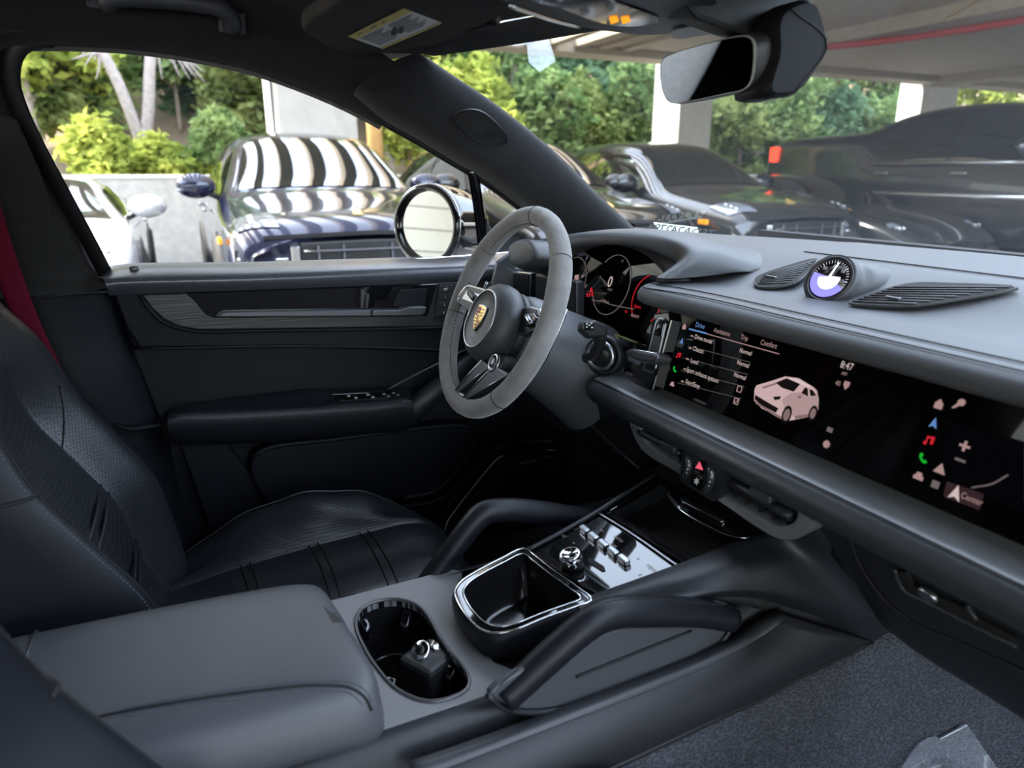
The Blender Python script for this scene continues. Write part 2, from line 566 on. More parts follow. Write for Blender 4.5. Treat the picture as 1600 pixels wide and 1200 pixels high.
# speaker grille let into the pillar
gP = (mid1[9] + mid2[9]) * .5
gn = (mid2[9] - mid1[9]).cross(mid1[11] - mid1[7]).normalized()
if gn.dot(CAM - gP) < 0:
    gn = -gn
def opg(px, py):
    return op(px, py, gP + gn * 0.003, gn)
go = [opg(*p) for p in ((712, 178), (735, 171), (756, 176), (786, 204), (793, 216), (790, 224), (768, 228), (744, 219), (718, 196), (709, 186))]
go = crs(go, 32, True)
slab('speaker_surround', go, gn, 0.004, BLK, ap, 0.001)
tube('speaker_edge', [p + gn * .001 for p in go], .0009, LEA2, ap, n=32, k=5, closed=True, raw=True)
gc = sum(go, V()) / len(go)
slab('speaker_mesh', [gc + (p - gc) * 0.93 + gn * 0.0012 for p in go], gn, 0.002, mat('speaker_mesh', (0.012, 0.012, 0.013), 0.6, bump=0.8, bscale=330, kind='dots', vary=0.9), ap)
for i in range(15):        # fine ribs of the grille
    f = (i + .5) / 15
    a = go[3].lerp(go[19], f) if False else None
ga, gb = opg(712, 181), opg(790, 222)
gt = (gb - ga).normalized()
gs = gn.cross(gt).normalized()
for i in range(13):
    f = -1 + 2 * (i + .5) / 13
    c = gc + gs * (f * 0.0145)
    hl = 0.034 * (1 - 0.35 * f * f)
    tube('speaker_rib', [c - gt * hl + gn * .0015, c + gt * hl + gn * .0015], 0.0006, BLK, ap, n=2, k=5, raw=True)

# B pillar and belt column on the driver side
bp = thing('trim_2', 'black B-pillar cover behind the driver seat', None, (-0.70, -0.65, 0.9), kind='structure')
ed = [os_(60, 52), os_(24, 56), os_(4, 70), os_(-5, 98), os_(-3, 130), os_(12, 172), os_(38, 225), os_(74, 290), os_(114, 362), os_(152, 432), ox(164, 458, -.715)]
loft('upper_cover', [[p + V((-0.04, 0.004, 0)) for p in ed], ed, [p + V((0.018, -0.03, 0)) for p in ed], [p + V((0.03, -0.085, 0)) for p in ed], [p + V((0.03, -1.0, 0)) for p in ed]], HEAD, bp, nu=30, nv=16)
lo = [ox(172, 452, -.705), ox(190, 520, -.705), ox(215, 590, -.70), ox(245, 680, -.70), ox(270, 760, -.695), ox(297, 850, -.69), ox(335, 980, -.69)]
loft('lower_cover', [[p + V((-0.05, 0.006, 0)) for p in lo], lo, [p + V((0.012, -0.02, 0)) for p in lo], [p + V((0.022, -0.09, 0)) for p in lo], [p + V((0.022, -1.0, 0)) for p in lo]], DOORP, bp, nu=30, nv=14)
tube('rubber_seal', [p + V((-0.022, 0.012, 0.0)) for p in ed[:-1]], 0.013, BLK, bp, n=30, k=8, flat=(0.6, 1.2))
tube('cover_step', [ox(176, 662, -.662), ox(200, 669, -.660), ox(256, 662, -.676)], [0.004, 0.009, 0.005], DOORP, bp, n=12, k=8, flat=(1, .6))
slab('belt_cover_plate', [p + V((0.03, 0, 0)) for p in [os_(2, 180), os_(30, 190), os_(62, 260), os_(82, 320), os_(80, 338), os_(40, 345), os_(6, 345)]], (1, -.3, -.4), 0.006, HEAD, bp, 0.003)
tube('cover_joint', [ox(64, 466, -.66), ox(110, 460, -.672), ox(172, 456, -.70)], 0.002, SEAM, bp, n=10, k=5)
sb = tag(loft('seat_belt', [[ox(-30, 210, -.615), ox(0, 318, -.612), ox(32, 420, -.61), ox(70, 520, -.605), ox(118, 618, -.60)],
                            [ox(-70, 300, -.60), ox(-4, 440, -.60), ox(20, 500, -.60), ox(60, 580, -.60), ox(90, 640, -.595)]], REDB, None, nu=24, nv=5, thick=0.0016),
         'dark red woven seat belt hanging beside the driver seat', 'seat belt')

# ================================================================== driver door
dr = thing('door_1', 'closed driver door panel with black leather and dark trim', None, (-0.76, -0.2, 0.8), kind='structure')
box('door_core', (-0.80, 0.15, 0.72), (0.05, 1.75, 0.74), BLKD, dr)
def row(pts, x):
    return [ox(a, b, x if not isinstance(x, list) else x[i]) for i, (a, b) in enumerate(pts)]
loft('window_ledge', [row([(156, 424), (168, 416), (400, 409), (600, 403), (740, 399), (860, 392)], -.785), row([(158, 427), (168, 419), (400, 411), (600, 405), (740, 401), (860, 395)], -.775), row([(160, 432), (172, 427), (400, 420), (600, 413), (740, 409), (860, 404)], -.73),
                      row([(162, 437), (174, 436), (400, 430), (600, 422), (740, 417), (860, 412)], -.705), row([(165, 444), (176, 442), (400, 436), (600, 428), (740, 424), (860, 420)], -.700),
                      row([(168, 452), (177, 450), (400, 444), (600, 436), (740, 432), (860, 428)], -.703), row([(170, 462), (179, 461), (400, 453), (600, 445), (740, 439), (860, 435)], -.715)],
     mat('door_ledge_lit_leather', (0.060, 0.064, 0.078), 0.30, bump=0.10, bscale=900, kind='vor', spec=.7), dr, nu=40, nv=24)  # same black leather as the door, lightened to paint the window light on it
stitches('ledge_stitching', row([(176, 441), (400, 434), (600, 426), (720, 421)], -.6985), dr, 150, 0.002, 0.0005)
lathe('lock_pin', [(0.0, 0.004), (0.006, 0.004), (0.0075, 0.002), (0.0075, -0.01)], DSAT, dr, Matrix.Translation(ox(209, 419, -.74)), 16)
def panel(name, pts, x, th, m, bev=0.002, nrm=(1, 0, 0), par=None, sm=None):
    P = row(pts, x)
    if sm:
        P = crs(P, sm, True)
    return slab(name, P, nrm, th, m, par or dr, bev)
panel('upper_panel', [(176, 456), (720, 436), (880, 430), (880, 560), (720, 548), (470, 541), (218, 544), (196, 510)], -.722, 0.03, DOORP, 0.004)
panel('brushed_trim', [(222, 461), (400, 453), (600, 446), (720, 440), (800, 438), (800, 508), (720, 509), (600, 511), (400, 514), (310, 515), (280, 510), (255, 498), (238, 482)], -.716, 0.01, DTRIM, 0.002)
tube('trim_edge', row([(218, 461), (232, 482), (252, 502), (280, 513), (310, 518), (400, 517), (600, 514), (720, 511), (800, 510)], -.716), 0.0035, DOORP, dr, n=40, k=8)
panel('gloss_insert', [(290, 458), (304, 470), (313, 482), (322, 492), (336, 497), (500, 495.5), (600, 495), (668, 494), (684, 443), (600, 447), (400, 454)], -.711, 0.008, PIANO, 0.0015)
panel('storage_lip', [(338, 496), (346, 489), (352, 487), (450, 485.5), (580, 484), (581, 494.5), (450, 495.5)], -.700, 0.014, DSAT, 0.0025)
dh = panel('door_handle', [(582, 484.5), (625, 484), (640, 479), (664, 478.5), (667, 481), (665, 490), (658, 493.5), (582, 494.5)], -.698, 0.016, DSAT, 0.003)
panel('handle_cup', [(613, 479), (625, 453), (668, 450), (664, 478)], -.7085, 0.006, DOORP, 0.002)
panel('button_panel', [(680, 496), (686, 446), (712, 444), (708, 496)], -.709, 0.008, BLK, 0.001)
for i, s in enumerate(('SET', '1', '2', '3')):
    y0 = 447 + i * 12.2
    b = panel('memory_button', [(688 - i * 1.2, y0), (708 - i * 1.2, y0 - 1), (706.5 - i * 1.2, y0 + 10), (686.5 - i * 1.2, y0 + 11)], -.707, 0.003, DSAT if False else BLK, 0.0008)
    text('button_mark', s, frame(ox(697 - i * 1.2, y0 + 5, -.7064), (0, 1, 0), (0, 0, 1), (1, 0, 0)), 0.0065, PAPER, b, 'CENTER')
panel('mid_panel', [(205, 546), (470, 542), (720, 549), (880, 562), (880, 720), (640, 700), (268, 700), (235, 620)], -.742, 0.02, DOORP, 0.003)
tube('panel_crease', row([(218, 545), (470, 541), (720, 548), (860, 559)], -.723), 0.002, SEAM, dr, n=30, k=6)
# armrest: sections along its length
def arm_sec(ptop, pst, pmid, pbot, xo=-.745):
    return [ox(*ptop, xo), ox(ptop[0] + 1, ptop[1] - 1, xo + .03), ox(pst[0], pst[1] - 5, -.668), ox(*pst, -.650), ox(*pmid, -.648), ox(*pbot, -.668), ox(pbot[0], pbot[1] + 3, xo)]
AS = [arm_sec((258, 648), (262, 652), (262, 668), (266, 686)), arm_sec((266, 641), (272, 647), (272, 668), (276, 691)), arm_sec((340, 628), (340, 644), (340, 668), (345, 691)), arm_sec((430, 617), (430, 640), (430, 662), (435, 686)),
      arm_sec((500, 610), (500, 636), (500, 658), (505, 680)), arm_sec((522, 613), (525, 634), (525, 656), (530, 678)), arm_sec((580, 611), (580, 631), (580, 652), (585, 674)), arm_sec((630, 609), (634, 625), (637, 646), (636, 668)), arm_sec((640, 610), (644, 628), (648, 646), (646, 662))]
ar = loft('door_armrest', AS, LEA, dr, nu=26, nv=50, flip=False)
stitches('armrest_stitching', row([(274, 650), (340, 647), (430, 643), (500, 639), (580, 634), (630, 628)], -.648), ar, 110, 0.002, 0.0005)
tube('armrest_seam', row([(274, 648), (340, 645), (430, 641), (500, 637), (580, 632), (630, 626)], -.6485), 0.0008, SEAM, ar, n=40, k=5)
sw = panel('switch_panel', [(518, 616), (620, 611), (637, 620), (634, 623), (530, 627)], -.668, 0.006, PIANO, 0.001, (0.55, 0, .83))
for k, (a, b) in enumerate([(545, 619), (556, 622), (575, 617), (583, 621), (600, 616), (607, 619), (615, 614), (622, 617)]):
    box('window_switch', ox(a, b, -.664), (0.004, 0.007, 0.003), SATIN, sw, bev=0.0008)
tube('pull_handle', [ox(636, 650, -.67), ox(660, 628, -.662), ox(700, 595, -.665), ox(735, 565, -.69), ox(760, 548, -.72)], [0.026, 0.023, 0.022, 0.02], LEA, dr, n=20, k=12, flat=(0.6, 1))
tube('handle_trim_line', [ox(600, 612, -.70), ox(640, 590, -.70), ox(690, 565, -.715), ox(730, 545, -.72)], 0.0016, DSAT, dr, n=16, k=6)
panel('handle_back_panel', [(600, 613), (690, 562), (800, 545), (880, 560), (880, 650), (700, 655)], -.735, 0.01, DOORP, 0.002)
lathe('knee_cap', [(0.0, 0.03), (0.02, 0.028), (0.035, 0.015), (0.04, 0)], DOORP, dr, zframe(ox(735, 595, -.73), (1, -.2, .2)), 20)
# lower door
panel('lower_panel', [(262, 690), (640, 668), (760, 655), (900, 650), (900, 905), (310, 905)], -.748, 0.02, DOORP, 0.003)
panel('rear_corner_panel', [(280, 692), (351, 688), (420, 780), (438, 812), (330, 830)], -.722, 0.02, DOORP, 0.003)
pk = panel('door_pocket', [(412, 700), (526, 684), (670, 666), (726, 664), (744, 672), (742, 690), (726, 720), (704, 748), (678, 768), (630, 778), (560, 790), (440, 800), (400, 760), (392, 725)], -.700, 0.05, DOORP, 0.006, sm=48)
tube('pocket_rim', row([(394, 716), (412, 702), (526, 686), (670, 668), (726, 666), (743, 674), (740, 692), (724, 722), (702, 750), (676, 769), (630, 778)], -.697), 0.005, DOORP, pk, n=50, k=8)
tube('pocket_band', row([(560, 800), (630, 790), (686, 778), (722, 748), (750, 716), (790, 694), (860, 690)], -.715), 0.012, DOORP, dr, n=40, k=8, flat=(1, 0.5))
spk = panel('speaker_cover', [(694, 832), (698, 816), (706, 803), (740, 760), (778, 715), (786, 711), (866, 716), (869, 722), (864, 800), (860, 860), (700, 860)], -.712, 0.02, mat('speaker_cover', (0.012, 0.013, 0.017), 0.35, bump=0.5, bscale=500, kind='dots', vary=0.5), 0.003)
tube('speaker_chrome_line', row([(694, 830), (699, 815), (707, 803), (740, 760), (778, 716), (786, 712)], -.709), 0.0014, mat('pale_silver', (.6, .62, .66), .35), spk, n=30, k=6)
tube('speaker_surround', row([(684, 838), (690, 806), (700, 790), (735, 748), (770, 708), (786, 702), (868, 706)], -.713), 0.006, LEA, dr, n=30, k=8)
text('speaker_lettering', 'Burmester', frame(ox(812, 724, -.7105), (0, 1, 0.0), (0, 0, 1), (1, 0, 0)), 0.011, mat('lettering_silver', (0.8, 0.8, 0.82), 0.4), spk, 'LEFT')

# door glass, quarter glass and the bar between them
dg_ = thing('window_2', 'driver door window glass with a black divider bar', None, (-0.77, -0.2, 1.1), kind='structure')
gpts = [os_(24, 120), os_(34, 72), os_(120, 58), (os_(300, 76)), os_(500, 136), os_(600, 186), os_(700, 242), os_(790, 305), os_(850, 392), os_(600, 410), os_(172, 424), os_(100, 290)]
slab('glass', [p + V((-.012, 0, 0)) for p in gpts], SN, 0.004, SIDEG, dg_)
tube('divider_bar', [os_(738, 262, -.004), os_(747, 320, -.004), os_(756, 402, -.004)], 0.012, PIANO, dg_, n=12, k=4, flat=(1.0, 0.5), up=(1, 0, 0))
# ================================================================== dashboard
db = thing('dashboard', 'grey leather dashboard with wide screens and centre clock', 'dashboard', (0, 0.4, 0.9))
def prof_row(x, k=1.0, c=(0.2, 1.09)):
    P = [(0.235, 1.082), (0.200, 1.072), (0.180, 1.0735), (0.168, 1.082), (0.170, 1.094), (0.184, 1.103), (0.205, 1.106), (0.25, 1.105), (0.30, 1.104), (0.35, 1.115), (0.41, 1.137), (0.45, 1.147), (0.52, 1.150)]
    out = [(x, c[0] + (y - c[0]) * k, c[1] + (z - c[1]) * k) for y, z in P]
    yb = wbase(x)
    out += [(x, 0.65 if k == 1 else .3, 1.149 if k == 1 else 1.1), (x, yb + 0.02 if k == 1 else .35, 1.138 if k == 1 else 1.1)]
    return out
def prof_left(x, kk):
    P = prof_row(x)
    out = []
    for i, (a, b, c) in enumerate(P):
        if i < 9:
            k = kk
            out.append((x, 0.235 + (b - 0.235) * k, 1.09 + (c - 1.09) * k))
        else:
            out.append((a, b, c))
    return out
rows = [prof_left(-.240, .30), prof_left(-.238, .62), prof_left(-.232, .85), prof_left(-.22, .97), prof_row(-.20)] + [prof_row(x) for x in (-.1, 0, .1, .2, .35, .5, .65, .76)]
loft('dash_top', rows, DASH, db, nu=70, nv=60)
tube('dash_seam', [(-.215, .19, 1.1065)] + [(x, .2035, 1.1075) for x in (-.1, .1, .3, .5, .74)], 0.0009, SEAM, db, n=30, k=5)
tube('dash_seam', [(-.215, .176, 1.1005)] + [(x, .1835, 1.1045) for x in (-.1, .1, .3, .5, .74)], 0.0009, SEAM, db, n=30, k=5)
tube('dash_crest_seam', [(x, .452, 1.1485) for x in (-.16, 0, .2, .4, .7)], 0.0009, SEAM, db, n=30, k=5)
# left part of the top, running to the driver's corner
loft('dash_top_driver_side', [[(x, .345, 1.09) for x in (-.235, -.4, -.6, -.72)], [(x, .36, 1.125) for x in (-.235, -.4, -.6, -.72)], [(x, .42, 1.138) for x in (-.235, -.4, -.6, -.72)], [(x, .5, 1.149) for x in (-.235, -.4, -.6, -.72)], [(x, wbase(x) + .02, 1.138) for x in (-.235, -.4, -.6, -.72)]], DASH, db, nu=20, nv=14)
# hood over the instruments
HI = [(800, 412, .13), (838, 409, .175), (893, 387, .215), (929, 381, .22), (971, 381.5, .225), (1003, 387, .232), (1035, 398, .245), (1053, 409, .258), (1058, 416, .262), (1041, 428, .235), (1026, 439, .205)]
HO = [(797, 383, .130), (830, 377, .175), (885, 367, .225), (929, 361, .240), (971, 358.5, .248), (1014, 361, .254), (1046, 370, .256), (1067, 382, .254), (1079, 396, .248), (1068, 413, .230), (1036, 435, .196)]
hi, ho = [oy(*p) for p in HI], [oy(*p) for p in HO]
hm = [a.lerp(b, .5) + V((0, -.006, .004)) for a, b in zip(hi, ho)]
h2 = [p + V((0.004, .045, -.001)) for p in ho]
h3 = [V((p.x + .012, p.y + .14, max(1.12, p.z - .024))) for p in ho]
h4 = [V((p.x + .03, p.y + .26, 1.134)) for p in ho]
hb = [p + V((0, .05, -.002)) for p in hi]
loft('instrument_hood', [hb, hi, hm, ho, h2, h3, h4], DASH, db, nu=60, nv=36)
slab('hood_end_cap', [oy(*p, .112) for p in ((794, 386), (800, 377), (812, 373), (824, 375), (833, 386), (838, 403), (828, 413), (815, 418), (803, 419), (797, 414), (793, 400))], (-.1, -1, .1), .05, DASH, db, .012, seg=4, smooth=True, angle=.3)
tube('hood_end_seam', [oy(822, 372, .118), oy(832, 384, .108), oy(838, 404, .110)], .0008, SEAM, db, n=10, k=5)
loft('hood_underside', [[oy(812, 419, .125), oy(840, 410, .16), oy(893, 389, .215)], [oy(822, 424, .135), oy(850, 424, .165), oy(893, 415, .215)]], LEA2, db, nu=14)
slab('hood_side_panel', [oy(804, 416, .155), oy(870, 393, .165), oy(870, 440, .165), oy(832, 424, .155)], (0.2, -1, 0), .02, LEA2, db, .004)
slab('left_vent_bezel', [oy(800, 424, .165), oy(830, 427, .165), oy(828, 470, .165), oy(800, 470, .165)], (0.2, -1, 0), .012, CHROME, db, .002)
slab('left_vent_gloss', [oy(802, 427, .1635), oy(826, 429, .1635), oy(825, 468, .1635), oy(801, 468, .1635)], (0.2, -1, 0), .004, PIANO, db, .001)
slab('headlight_switch_panel', [oy(836, 428, .17), oy(900, 440, .17), oy(900, 520, .17), oy(836, 470, .17)], (0.1, -1, 0), .02, LEA2, db, .004)
slab('dash_end_panel', [ox(760, 470, -.66), ox(775, 410, -.66), ox(800, 392, -.66), ox(808, 430, -.66), ox(800, 480, -.66)], (1, -.4, 0), .02, DSAT, db, .004)
box('left_dash_body', (-.50, .28, .86), (.46, .16, .22), LEA2, db, bev=.02)

# instrument display
IC = V((-.385, .268, 1.06))
IN_ = V((0, -.955, .296))
def oi(px, py, d=0.0):
    return op(px, py, IC + IN_ * d, IN_)
ipts = [(840, 400), (893, 386), (930, 382), (963, 381.5), (992, 389), (1016, 402), (1040, 430), (1050, 470), (1042, 540), (1020, 560), (1000, 553), (893, 498), (840, 470)]
isp = [oi(*p) for p in ipts]
inst = slab('instrument_display', isp, IN_, .004, SCRN, db, .001)
# recess wall between display and hood
bk = [oi(*p) for p in ((893, 386), (930, 382), (963, 381.5), (992, 389), (1016, 402), (1041, 430))]
fr_ = [hi[2], hi[3], hi[4], hi[6], hi[8], hi[9]]
loft('display_recess', [bk, [a.lerp(b, .5) + V((0.004, 0, .002)) for a, b in zip(bk, fr_)], fr_], DASH, db, nu=30, nv=8)
tube('display_edge', [oi(p[0], p[1], .001) for p in ipts[1:7]], .0012, SATIN, inst, n=30, k=5)
IX, IY = V((1, 0, 0)), V((0, .296, .955))
def igl(px, py, d=.0012):
    return frame(oi(px, py, d), IX, IY, IN_)
def arc_on(fn, cx, cy, rx, a0, a1, name, m, par, w_=.0007, n=24):
    c = fn(cx, cy)
    P = [c @ V((rx * cos(a0 + (a1 - a0) * i / (n - 1)), rx * sin(a0 + (a1 - a0) * i / (n - 1)), 0)) for i in range(n)]
    return tube(name, P, w_, m, par, n=n, k=4, raw=True)
arc_on(igl, 893, 440, .052, -1.2, 1.9, 'dial_ring', GREYE, inst)
arc_on(igl, 955, 445, .058, -2.6, 5 - 2.6, 'dial_ring', GREYE, inst)
arc_on(igl, 1012, 468, .044, 1.9, 3.9, 'dial_arc', REDE, inst)
arc_on(igl, 1012, 474, .036, -.9, .2, 'dial_arc', REDE, inst)
text('speed_digit', '0', igl(953, 441), .030, WHITEE, inst, 'CENTER')
text('speed_unit', 'mph', igl(953, 452), .009, GREYE, inst, 'CENTER')
for px, py, s in ((908, 404, '6'), (914, 413, '7'), (917, 428, '8'), (914, 447, '10'), (972, 408, '10'), (975, 426, '11')):
    text('dial_number', s, igl(px, py), .008, GREYE, inst, 'CENTER')
slab('gear_tile', [oi(898, 430, .0012), oi(904, 429, .0012), oi(903, 443, .0012), oi(897, 442, .0012)], IN_, .0008, ROSE, inst)
text('trip_line', 'TRIP  000', igl(890, 462), .008, GREYE, inst)
text('trip_line', '1.494 mi', igl(890, 466.5), .009, ROSE, inst)
for i in range(3):
    box('warning_seat_icon', oi(917.5 + i * 4, 461 - i * .5, .0014), (.0035, .0006, .007), REDE, inst)
slab('warning_belt_icon', [oi(921, 456, .0014), oi(924, 448, .0014), oi(926, 456, .0014)], IN_, .0006, REDE, inst)
tube('display_car_line', [oi(925, 469, .0012), oi(940, 471, .0012), oi(955, 476, .0012), oi(990, 483, .0012)], .0008, GREYE, inst, n=14, k=4)
text('odometer', '4,250 mi', igl(945, 471), .008, ROSE, inst, 'CENTER')
text('red_note', 'Sport', igl(996, 479), .009, REDE, inst, 'CENTER')
text('ready_note', 'READY', igl(992, 494), .008, ROSE, inst, 'CENTER')
text('red_mark', '40', igl(978, 487), .008, REDE, inst, 'CENTER')
loft('display_shelf', [[oi(880, 492, .002), oi(960, 533, .002), oi(1010, 562, .002)], [oi(880, 494, .03), oi(960, 537, .03), oi(1010, 568, .03)], [oi(880, 515, .035), oi(960, 552, .035), oi(1010, 580, .035)]], DSAT, db, nu=12)

# centre and passenger screens: one long pane
GP, GN = V((0, .182, 1.016)), V((0, -.967, .254))
GX, GY = V((1, 0, 0)), V((0, .254, .967))
def og(px, py, d=0.0):
    return op(px, py, GP + GN * d, GN)
def gfr(px, py, d=.0012):
    return frame(og(px, py, d), GX, GY, GN)
def gl(x, h, d=0.0):
    return GP + GX * x + GY * h + GN * d
pane = slab('screen_pane', [gl(-.172, .062), gl(-.17, -.0605), gl(.72, -.0605), gl(.72, .062)], GN, .006, SCRN, db, .0012)
slab('screen_left_edge', [gl(-.1745, .062, .0006), gl(-.1725, -.0605, .0006), gl(-.169, -.0605, .0006), gl(-.171, .062, .0006)], GN, .003, DSAT, pane)
for px, py, s, sz, m in ((1094, 509, 'Drive', .0115, BLUEE), (1128, 519, 'Assistance', .0105, ROSE), (1163, 528, 'Trip', .0105, ROSE), (1201, 538, 'Comfort', .0105, ROSE),
                         (1099, 530, 'Drive mode', .0105, WHITEE), (1091, 547, 'Chassis', .0105, WHITEE), (1085, 565, 'Level', .0105, WHITEE), (1097, 586, 'Sport exhaust system', .0105, WHITEE), (1082, 600, 'Start/Stop', .0105, WHITEE),
                         (1165, 550, 'Normal', .0095, WHITEE), (1161, 569, 'Normal', .0095, WHITEE), (1156, 588, 'Normal', .0095, WHITEE), (1323, 572, '8:47', .013, WHITEE), (1319, 584, 'AM', .0065, ROSE), (1309, 599, '40', .009, ROSE), (1518, 780, 'Center', .0095, ROSE)):
    text('screen_text', s, gfr(px, py), sz * .9, m, pane, 'CENTER', sx=.82)
tube('tab_line', [og(1077, 514, .0012), og(1217, 553, .0012)], .0006, ROSE, pane, n=2, k=4, raw=True)
tube('tab_marker', [og(1077, 514, .0014), og(1104, 521, .0014)], .0012, BLUEE, pane, n=2, k=4, raw=True)
for a, b in (((1076, 541), (1172, 566)), ((1070, 560), (1168, 585)), ((1064, 579), (1163, 604)), ((1058, 598), (1158, 623))):
    tube('menu_divider', [og(*a, .0012), og(*b, .0012)], .0003, GREYE, pane, n=2, k=4, raw=True)
def icon(name, px, py, pts, s, m):
    F = gfr(px, py, .0016)
    return slab(name, [F @ V((x * s, y * s, 0)) for x, y in pts], GN, .0006, m, pane)
HOUSE = [(-.8, -1), (.8, -1), (.8, .1), (0, 1), (-.8, .1)]
NAVI = [(-.8, -1), (0, -.55), (.8, -1), (0, 1.1)]
PHONE = [(-.9, .7), (-.5, 1), (-.15, .5), (-.4, .15), (.15, -.4), (.5, -.15), (1, -.5), (.7, -.9), (0, -.8), (-.8, 0)]
NOTE = [(-.9, -1), (-.3, -1), (-.3, .3), (.4, .5), (.4, -.6), (.95, -.6), (.95, 1), (-.55, .75), (-.55, -.4), (-.9, -.4)]
CARF = [(-1, -.7), (1, -.7), (1, 0), (.7, .15), (.45, .8), (-.45, .8), (-.7, .15), (-1, 0)]
CARS = [(-1, -.3), (1, -.3), (1, .05), (.5, .1), (.2, .45), (-.4, .45), (-.7, .05), (-1, 0)]
for i, (nm, sh, m) in enumerate((('home_icon', HOUSE, ROSE), ('navigation_icon', NAVI, BLUEE), ('media_icon', NOTE, REDE), ('phone_icon', PHONE, GREENE), ('vehicle_icon', CARF, ROSE))):
    a, b = ((1069, 510), (1065, 533), (1060, 555), (1054, 577), (1050, 600))[i]
    icon(nm, a, b, sh, .0044, m)
    a, b = ((1467, 631), (1459, 661), (1451, 688), (1442, 716), (1435, 744))[i]
    icon(nm, a, b, sh, .0050, m)
for a, b in ((1081, 525), (1078, 544), (1074, 561), (1070, 577), (1066, 596)):
    icon('menu_icon', a, b, CARS, .0032, ROSE)
icon('search_icon', 1498, 631, [(-1, -1), (-.6, -1), (.1, -.3), (.7, -.2), (1, .3), (.8, .9), (.2, 1), (-.3, .6), (-.3, 0)], .0055, ROSE)
icon('plus_icon', 1507, 697, [(-.25, -1), (.25, -1), (.25, -.25), (1, -.25), (1, .25), (.25, .25), (.25, 1), (-.25, 1), (-.25, .25), (-1, .25), (-1, -.25), (-.25, -.25)], .005, ROSE)
icon('minus_icon', 1500, 719, [(-1, -.25), (1, -.25), (1, .25), (-1, .25)], .005, GREYE)
icon('triangle_icon', 1469, 732, [(-1, -.8), (1, -.8), (0, .9)], .006, ROSE)
icon('layer_icon', 1461, 757, [(-.8, -.8), (.8, -.8), (.8, .8), (-.8, .8)], .0045, GREYE)
icon('compass_icon', 1493, 770, NAVI, .007, WHITEE)
slab('route_tile', [og(1479, 752, .0008), og(1537, 772, .0008), og(1530, 797, .0008), og(1474, 776, .0008)], GN, .0006, emat('tile_glow', (.25, .13, .15), .05), pane)
slab('map_tile', [og(1478, 655, .0006), og(1600, 690, .0006), og(1600, 800, .0006), og(1470, 745, .0006)], GN, .0004, emat('map_glow', (.05, .05, .08), .012), pane)
tube('map_road', [og(1518, 762, .001), og(1550, 756, .001), og(1575, 742, .001)], .0007, GREYE, pane, n=14, k=4)
for a, b, on_ in ((1155, 608, False), (1150, 627, True)):
    F = gfr(a, b, .0014)
    slab('check_box', [F @ V((x, y, 0)) for x, y in rrect(.0085, .0085, .001, 2)], GN, .0005, ROSE, pane, hole=[F @ V((x, y, 0)) for x, y in rrect(.0065, .0065, .0005, 2)])
    if on_:
        tube('check_mark', [F @ V((-.0025, .0, 0)), F @ V((-.0005, -.0025, 0)), F @ V((.004, .005, 0))], .0006, ROSE, pane, n=3, k=4, raw=True)
icon('gear_icon', 1291, 694, [(cos(i * pi / 8) * (1 if i % 2 else .72), sin(i * pi / 8) * (1 if i % 2 else .72)) for i in range(16)], .005, ROSE)
icon('small_tile_icon', 1296, 672, [(-.9, -.6), (.9, -.6), (.9, .8), (-.9, .8)], .004, GREYE)
icon('shield_icon', 1322, 602, [(-.7, .9), (.7, .9), (.7, -.1), (0, -1), (-.7, -.1)], .005, ROSE)
# picture of a pale car on the screen, flat as on any display
def pic(name, pts, m, d):
    return slab(name, [og(x, y, d) for x, y in pts], GN, .0003, m, pane)
PB = emat('picture_body', (.72, .50, .50), .30)
PD = emat('picture_dark', (.02, .015, .015), .15)
PM = emat('picture_shade', (.33, .22, .22), .25)
pic('picture_body', [(1179, 608), (1182, 602), (1209, 594), (1227, 588), (1248, 591), (1271, 605), (1276, 610), (1279, 624), (1278, 640), (1270, 650), (1240, 656), (1228, 658), (1210, 648), (1190, 638), (1178, 625)], PB, .0010)
pic('picture_side', [(1222, 624), (1236, 614), (1252, 613), (1276, 614), (1279, 626), (1278, 640), (1262, 648), (1242, 652), (1226, 640)], emat('picture_side', (.58, .39, .39), .27), .0011)
pic('picture_roof', [(1229, 590), (1248, 592), (1270, 605), (1258, 604), (1250, 600)], emat('picture_roof', (.80, .60, .60), .32), .0012)
pic('picture_bumper', [(1180, 626), (1210, 645), (1226, 654), (1226, 658), (1209, 649), (1180, 630)], PM, .0012)
pic('picture_mirror', [(1246, 619), (1252, 617), (1252, 622), (1247, 623)], PM, .0015)
pic('picture_windshield', [(1212, 598), (1229, 591), (1250, 600), (1240, 612), (1222, 606)], PD, .0014)
pic('picture_side_window', [(1252, 614), (1258, 605), (1270, 610), (1275, 618), (1262, 619)], PD, .0014)
pic('picture_grille', [(1180, 617), (1205, 632), (1216, 638), (1212, 645), (1190, 633), (1179, 624)], PD, .0014)
pic('picture_lamp', [(1208, 620), (1220, 619), (1218, 624), (1210, 625)], PD, .0015)
pic('picture_window_pillar', [(1262, 606), (1264, 607), (1266, 619), (1263, 619)], PB, .0016)
pic('picture_hood_line', [(1190, 605), (1212, 598), (1214, 600), (1193, 607)], PM, .0014)
pic('picture_sill', [(1242, 650), (1270, 646), (1270, 650), (1242, 655)], PM, .0014)
for a, b, s in ((1229, 648, .0115), (1270, 646, .0095)):
    F = gfr(a, b, .0018)
    slab('picture_wheel', [F @ V((.6 * s * cos(t * pi / 8), s * sin(t * pi / 8), 0)) for t in range(16)], GN, .0003, PD, pane)
    F = gfr(a, b, .0022)
    slab('picture_rim', [F @ V((.4 * s * cos(t * pi / 8), .65 * s * sin(t * pi / 8), 0)) for t in range(16)], GN, .0003, PM, pane)

